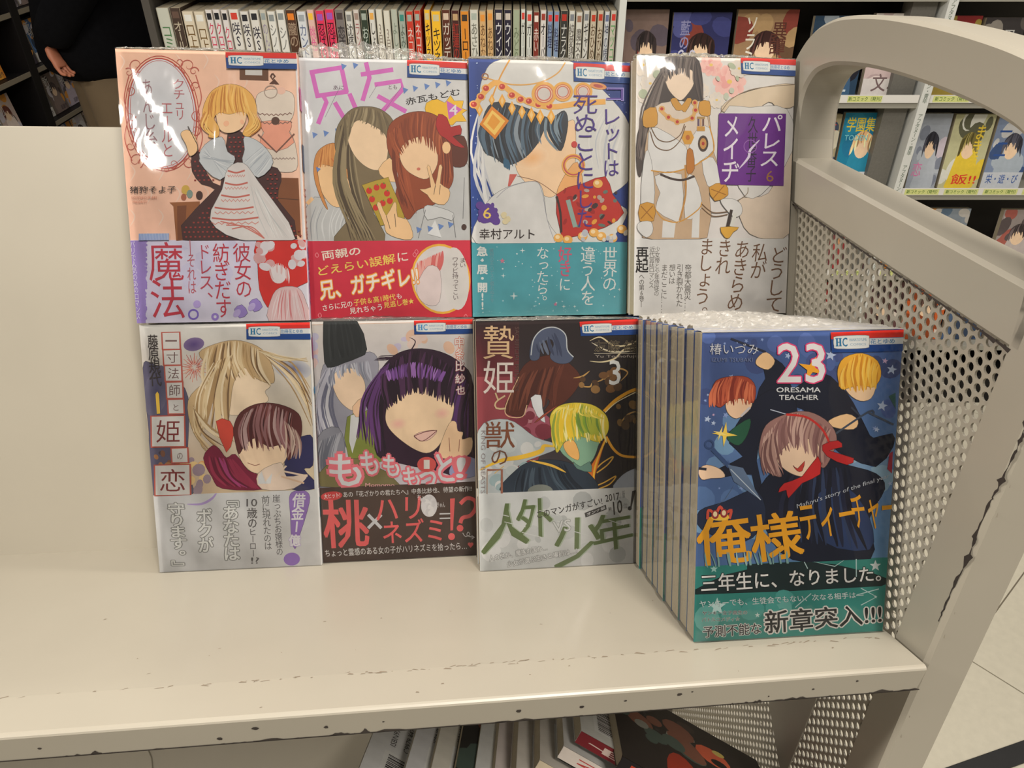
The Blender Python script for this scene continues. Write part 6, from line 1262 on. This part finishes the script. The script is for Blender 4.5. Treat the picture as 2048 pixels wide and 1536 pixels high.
V = [(0, 0, .92), (0, 0, 1.05), (0, .01, 1.25), (0, .02, 1.42), (0, .01, 1.50), (0, -.01, 1.58), (0, -.02, 1.68),      # 0-6 trunk, neck, head
     (-.09, 0, .88), (-.10, 0, .70), (-.10, -.01, .48), (-.10, .01, .26), (-.10, .02, .09), (-.10, -.10, .04), (-.10, -.16, .03),
     (.09, 0, .88), (.10, 0, .70), (.10, -.01, .48), (.10, .01, .26), (.10, .02, .09), (.10, -.10, .04), (.10, -.16, .03),
     (-.17, .02, 1.40), (-.23, .02, 1.16), (-.22, -.03, .93), (-.205, -.07, .86), (.17, .02, 1.40), (.23, .0, 1.14), (.17, -.14, .90), (.145, -.14, .86)]
E = [(0, 1), (1, 2), (2, 3), (3, 4), (4, 5), (5, 6), (0, 7), (7, 8), (8, 9), (9, 10), (10, 11), (11, 12), (12, 13), (0, 14), (14, 15), (15, 16), (16, 17), (17, 18), (18, 19), (19, 20),
     (3, 21), (21, 22), (22, 23), (23, 24), (3, 25), (25, 26), (26, 27), (27, 28)]
Rr = [(.08, .06), (.11, .08), (.16, .11), (.13, .09), .055, .07, .09] + [.05, .06, .055, .05, .04, .045, .035]*2 + [.055, .045, .032, .026, .055, .045, .032, .026]
skin('body', V, E, Rr, M_SKIN, pe)
skin('jacket', [(0, 0, .70), (0, 0, .90), (0, 0, 1.1), (0, .01, 1.28), (0, .02, 1.43), (0, .015, 1.50), (-.18, .02, 1.41), (-.24, .02, 1.16), (-.225, -.03, .95), (-.215, -.055, .905), (.18, .02, 1.41), (.24, .03, 1.14), (.175, -.15, .92), (.148, -.155, .872)],
     [(0, 1), (1, 2), (2, 3), (3, 4), (4, 5), (4, 6), (6, 7), (7, 8), (8, 9), (4, 10), (10, 11), (11, 12), (12, 13)],
     [(.27, .25), (.235, .21), (.19, .17), (.19, .15), (.15, .11), .07, .075, .07, .058, .052, .08, .08, .068, .058], M_JACKET, pe)
skin('trousers', [(0, 0, .93), (0, 0, .84), (-.095, 0, .78), (-.10, 0, .62), (-.10, -.005, .45), (-.10, .01, .24), (-.10, .015, .10), (.095, 0, .78), (.10, 0, .62), (.10, -.005, .45), (.10, .01, .24), (.10, .015, .10)],
     [(0, 1), (1, 2), (2, 3), (3, 4), (4, 5), (5, 6), (1, 7), (7, 8), (8, 9), (9, 10), (10, 11)], [(.17, .14), (.18, .16), .125, .12, .105, .085, .08, .115, .11, .098, .085, .08], M_TROUS, pe)
skin('hair', [(0, .0, 1.66), (0, .005, 1.72), (0, .05, 1.64), (0, .06, 1.57)], [(0, 1), (0, 2), (2, 3)], [.10, .085, .075, .05], M_HAIR, pe, 2)
for s_ in (-1, 1):      # hands: palm, four fingers loosely curled, thumb
    HV = [(0, 0, 0), (0, -.018, -.045), (0, -.026, -.075)]; HE = [(0, 1), (1, 2)]; HR = [(.024, .018), (.036, .018), (.034, .015)]
    for j, (dx, L_) in enumerate(((-.027, .030), (-.009, .036), (.009, .034), (.026, .027))):
        n0 = len(HV); HV += [(dx, -.032, -.088), (dx, -.036, -.088-L_), (dx*.95, -.022, -.088-L_*1.6)]; HE += [(2, n0), (n0, n0+1), (n0+1, n0+2)]; HR += [.0095, .0085, .0072]
    n0 = len(HV); HV += [(-s_*.030, -.030, -.035), (-s_*.040, -.045, -.062), (-s_*.032, -.055, -.082)]; HE += [(1, n0), (n0, n0+1), (n0+1, n0+2)]; HR += [.012, .0105, .009]
    h = skin('hand', HV, HE, HR, M_SKIN, pe, 2); h.location = (-.207, -.066, .875) if s_ < 0 else (.158, -.178, .872); h.rotation_mode = 'QUATERNION'; h.rotation_quaternion = Vector((0, -.24, -.97) if s_ < 0 else (.5, .45, -.74)).to_track_quat('-Z', 'Y'); h.scale = (.74,)*3
for s_ in (-1, 1):
    mb = MB(); mb.add([(x*.05+s_*.10, y, z) for x, y, z in ((-.9, .07, 0), (.9, .07, 0), (1, -.08, 0), (.7, -.19, 0), (-.7, -.19, 0), (-1, -.08, 0), (-.8, .06, .09), (.8, .06, .09), (.85, -.06, .075), (.5, -.17, .04), (-.5, -.17, .04), (-.85, -.06, .075))],
        [(5, 4, 3, 2, 1, 0), (6, 7, 8, 9, 10, 11), (0, 1, 7, 6), (1, 2, 8, 7), (2, 3, 9, 8), (3, 4, 10, 9), (4, 5, 11, 10), (5, 0, 6, 11)])
    mb.build('shoe', M_RUBBER, pe, bevel=.008, smooth=True)
# ---------------------------------------------------------------- black edging strip on the floor at the truck's foot
a = at(1870, 1545, 2, .0); b = at(2060, 1478, 2, .0); d = (b-a).normalized(); n_ = Vector((-d.y, d.x, 0)); 
mb = MB(); p = [a-d*.25, b+d*.4]; wdt = .035
vs = [tuple(p[0]+n_*0), tuple(p[1]), tuple(p[1]-n_*wdt), tuple(p[0]-n_*wdt)]
mb.add([(v[0], v[1], .0005) for v in vs]+[(v[0], v[1], .006) for v in vs], [(3, 2, 1, 0), (4, 5, 6, 7), (0, 1, 5, 4), (1, 2, 6, 5), (2, 3, 7, 6), (3, 0, 4, 7)])
o = mb.build('edging_strip', M_RUBBER, bevel=.001); o['label'] = 'black rubber edging strip lying on the floor tiles at the lower right'; o['category'] = 'floor strip'
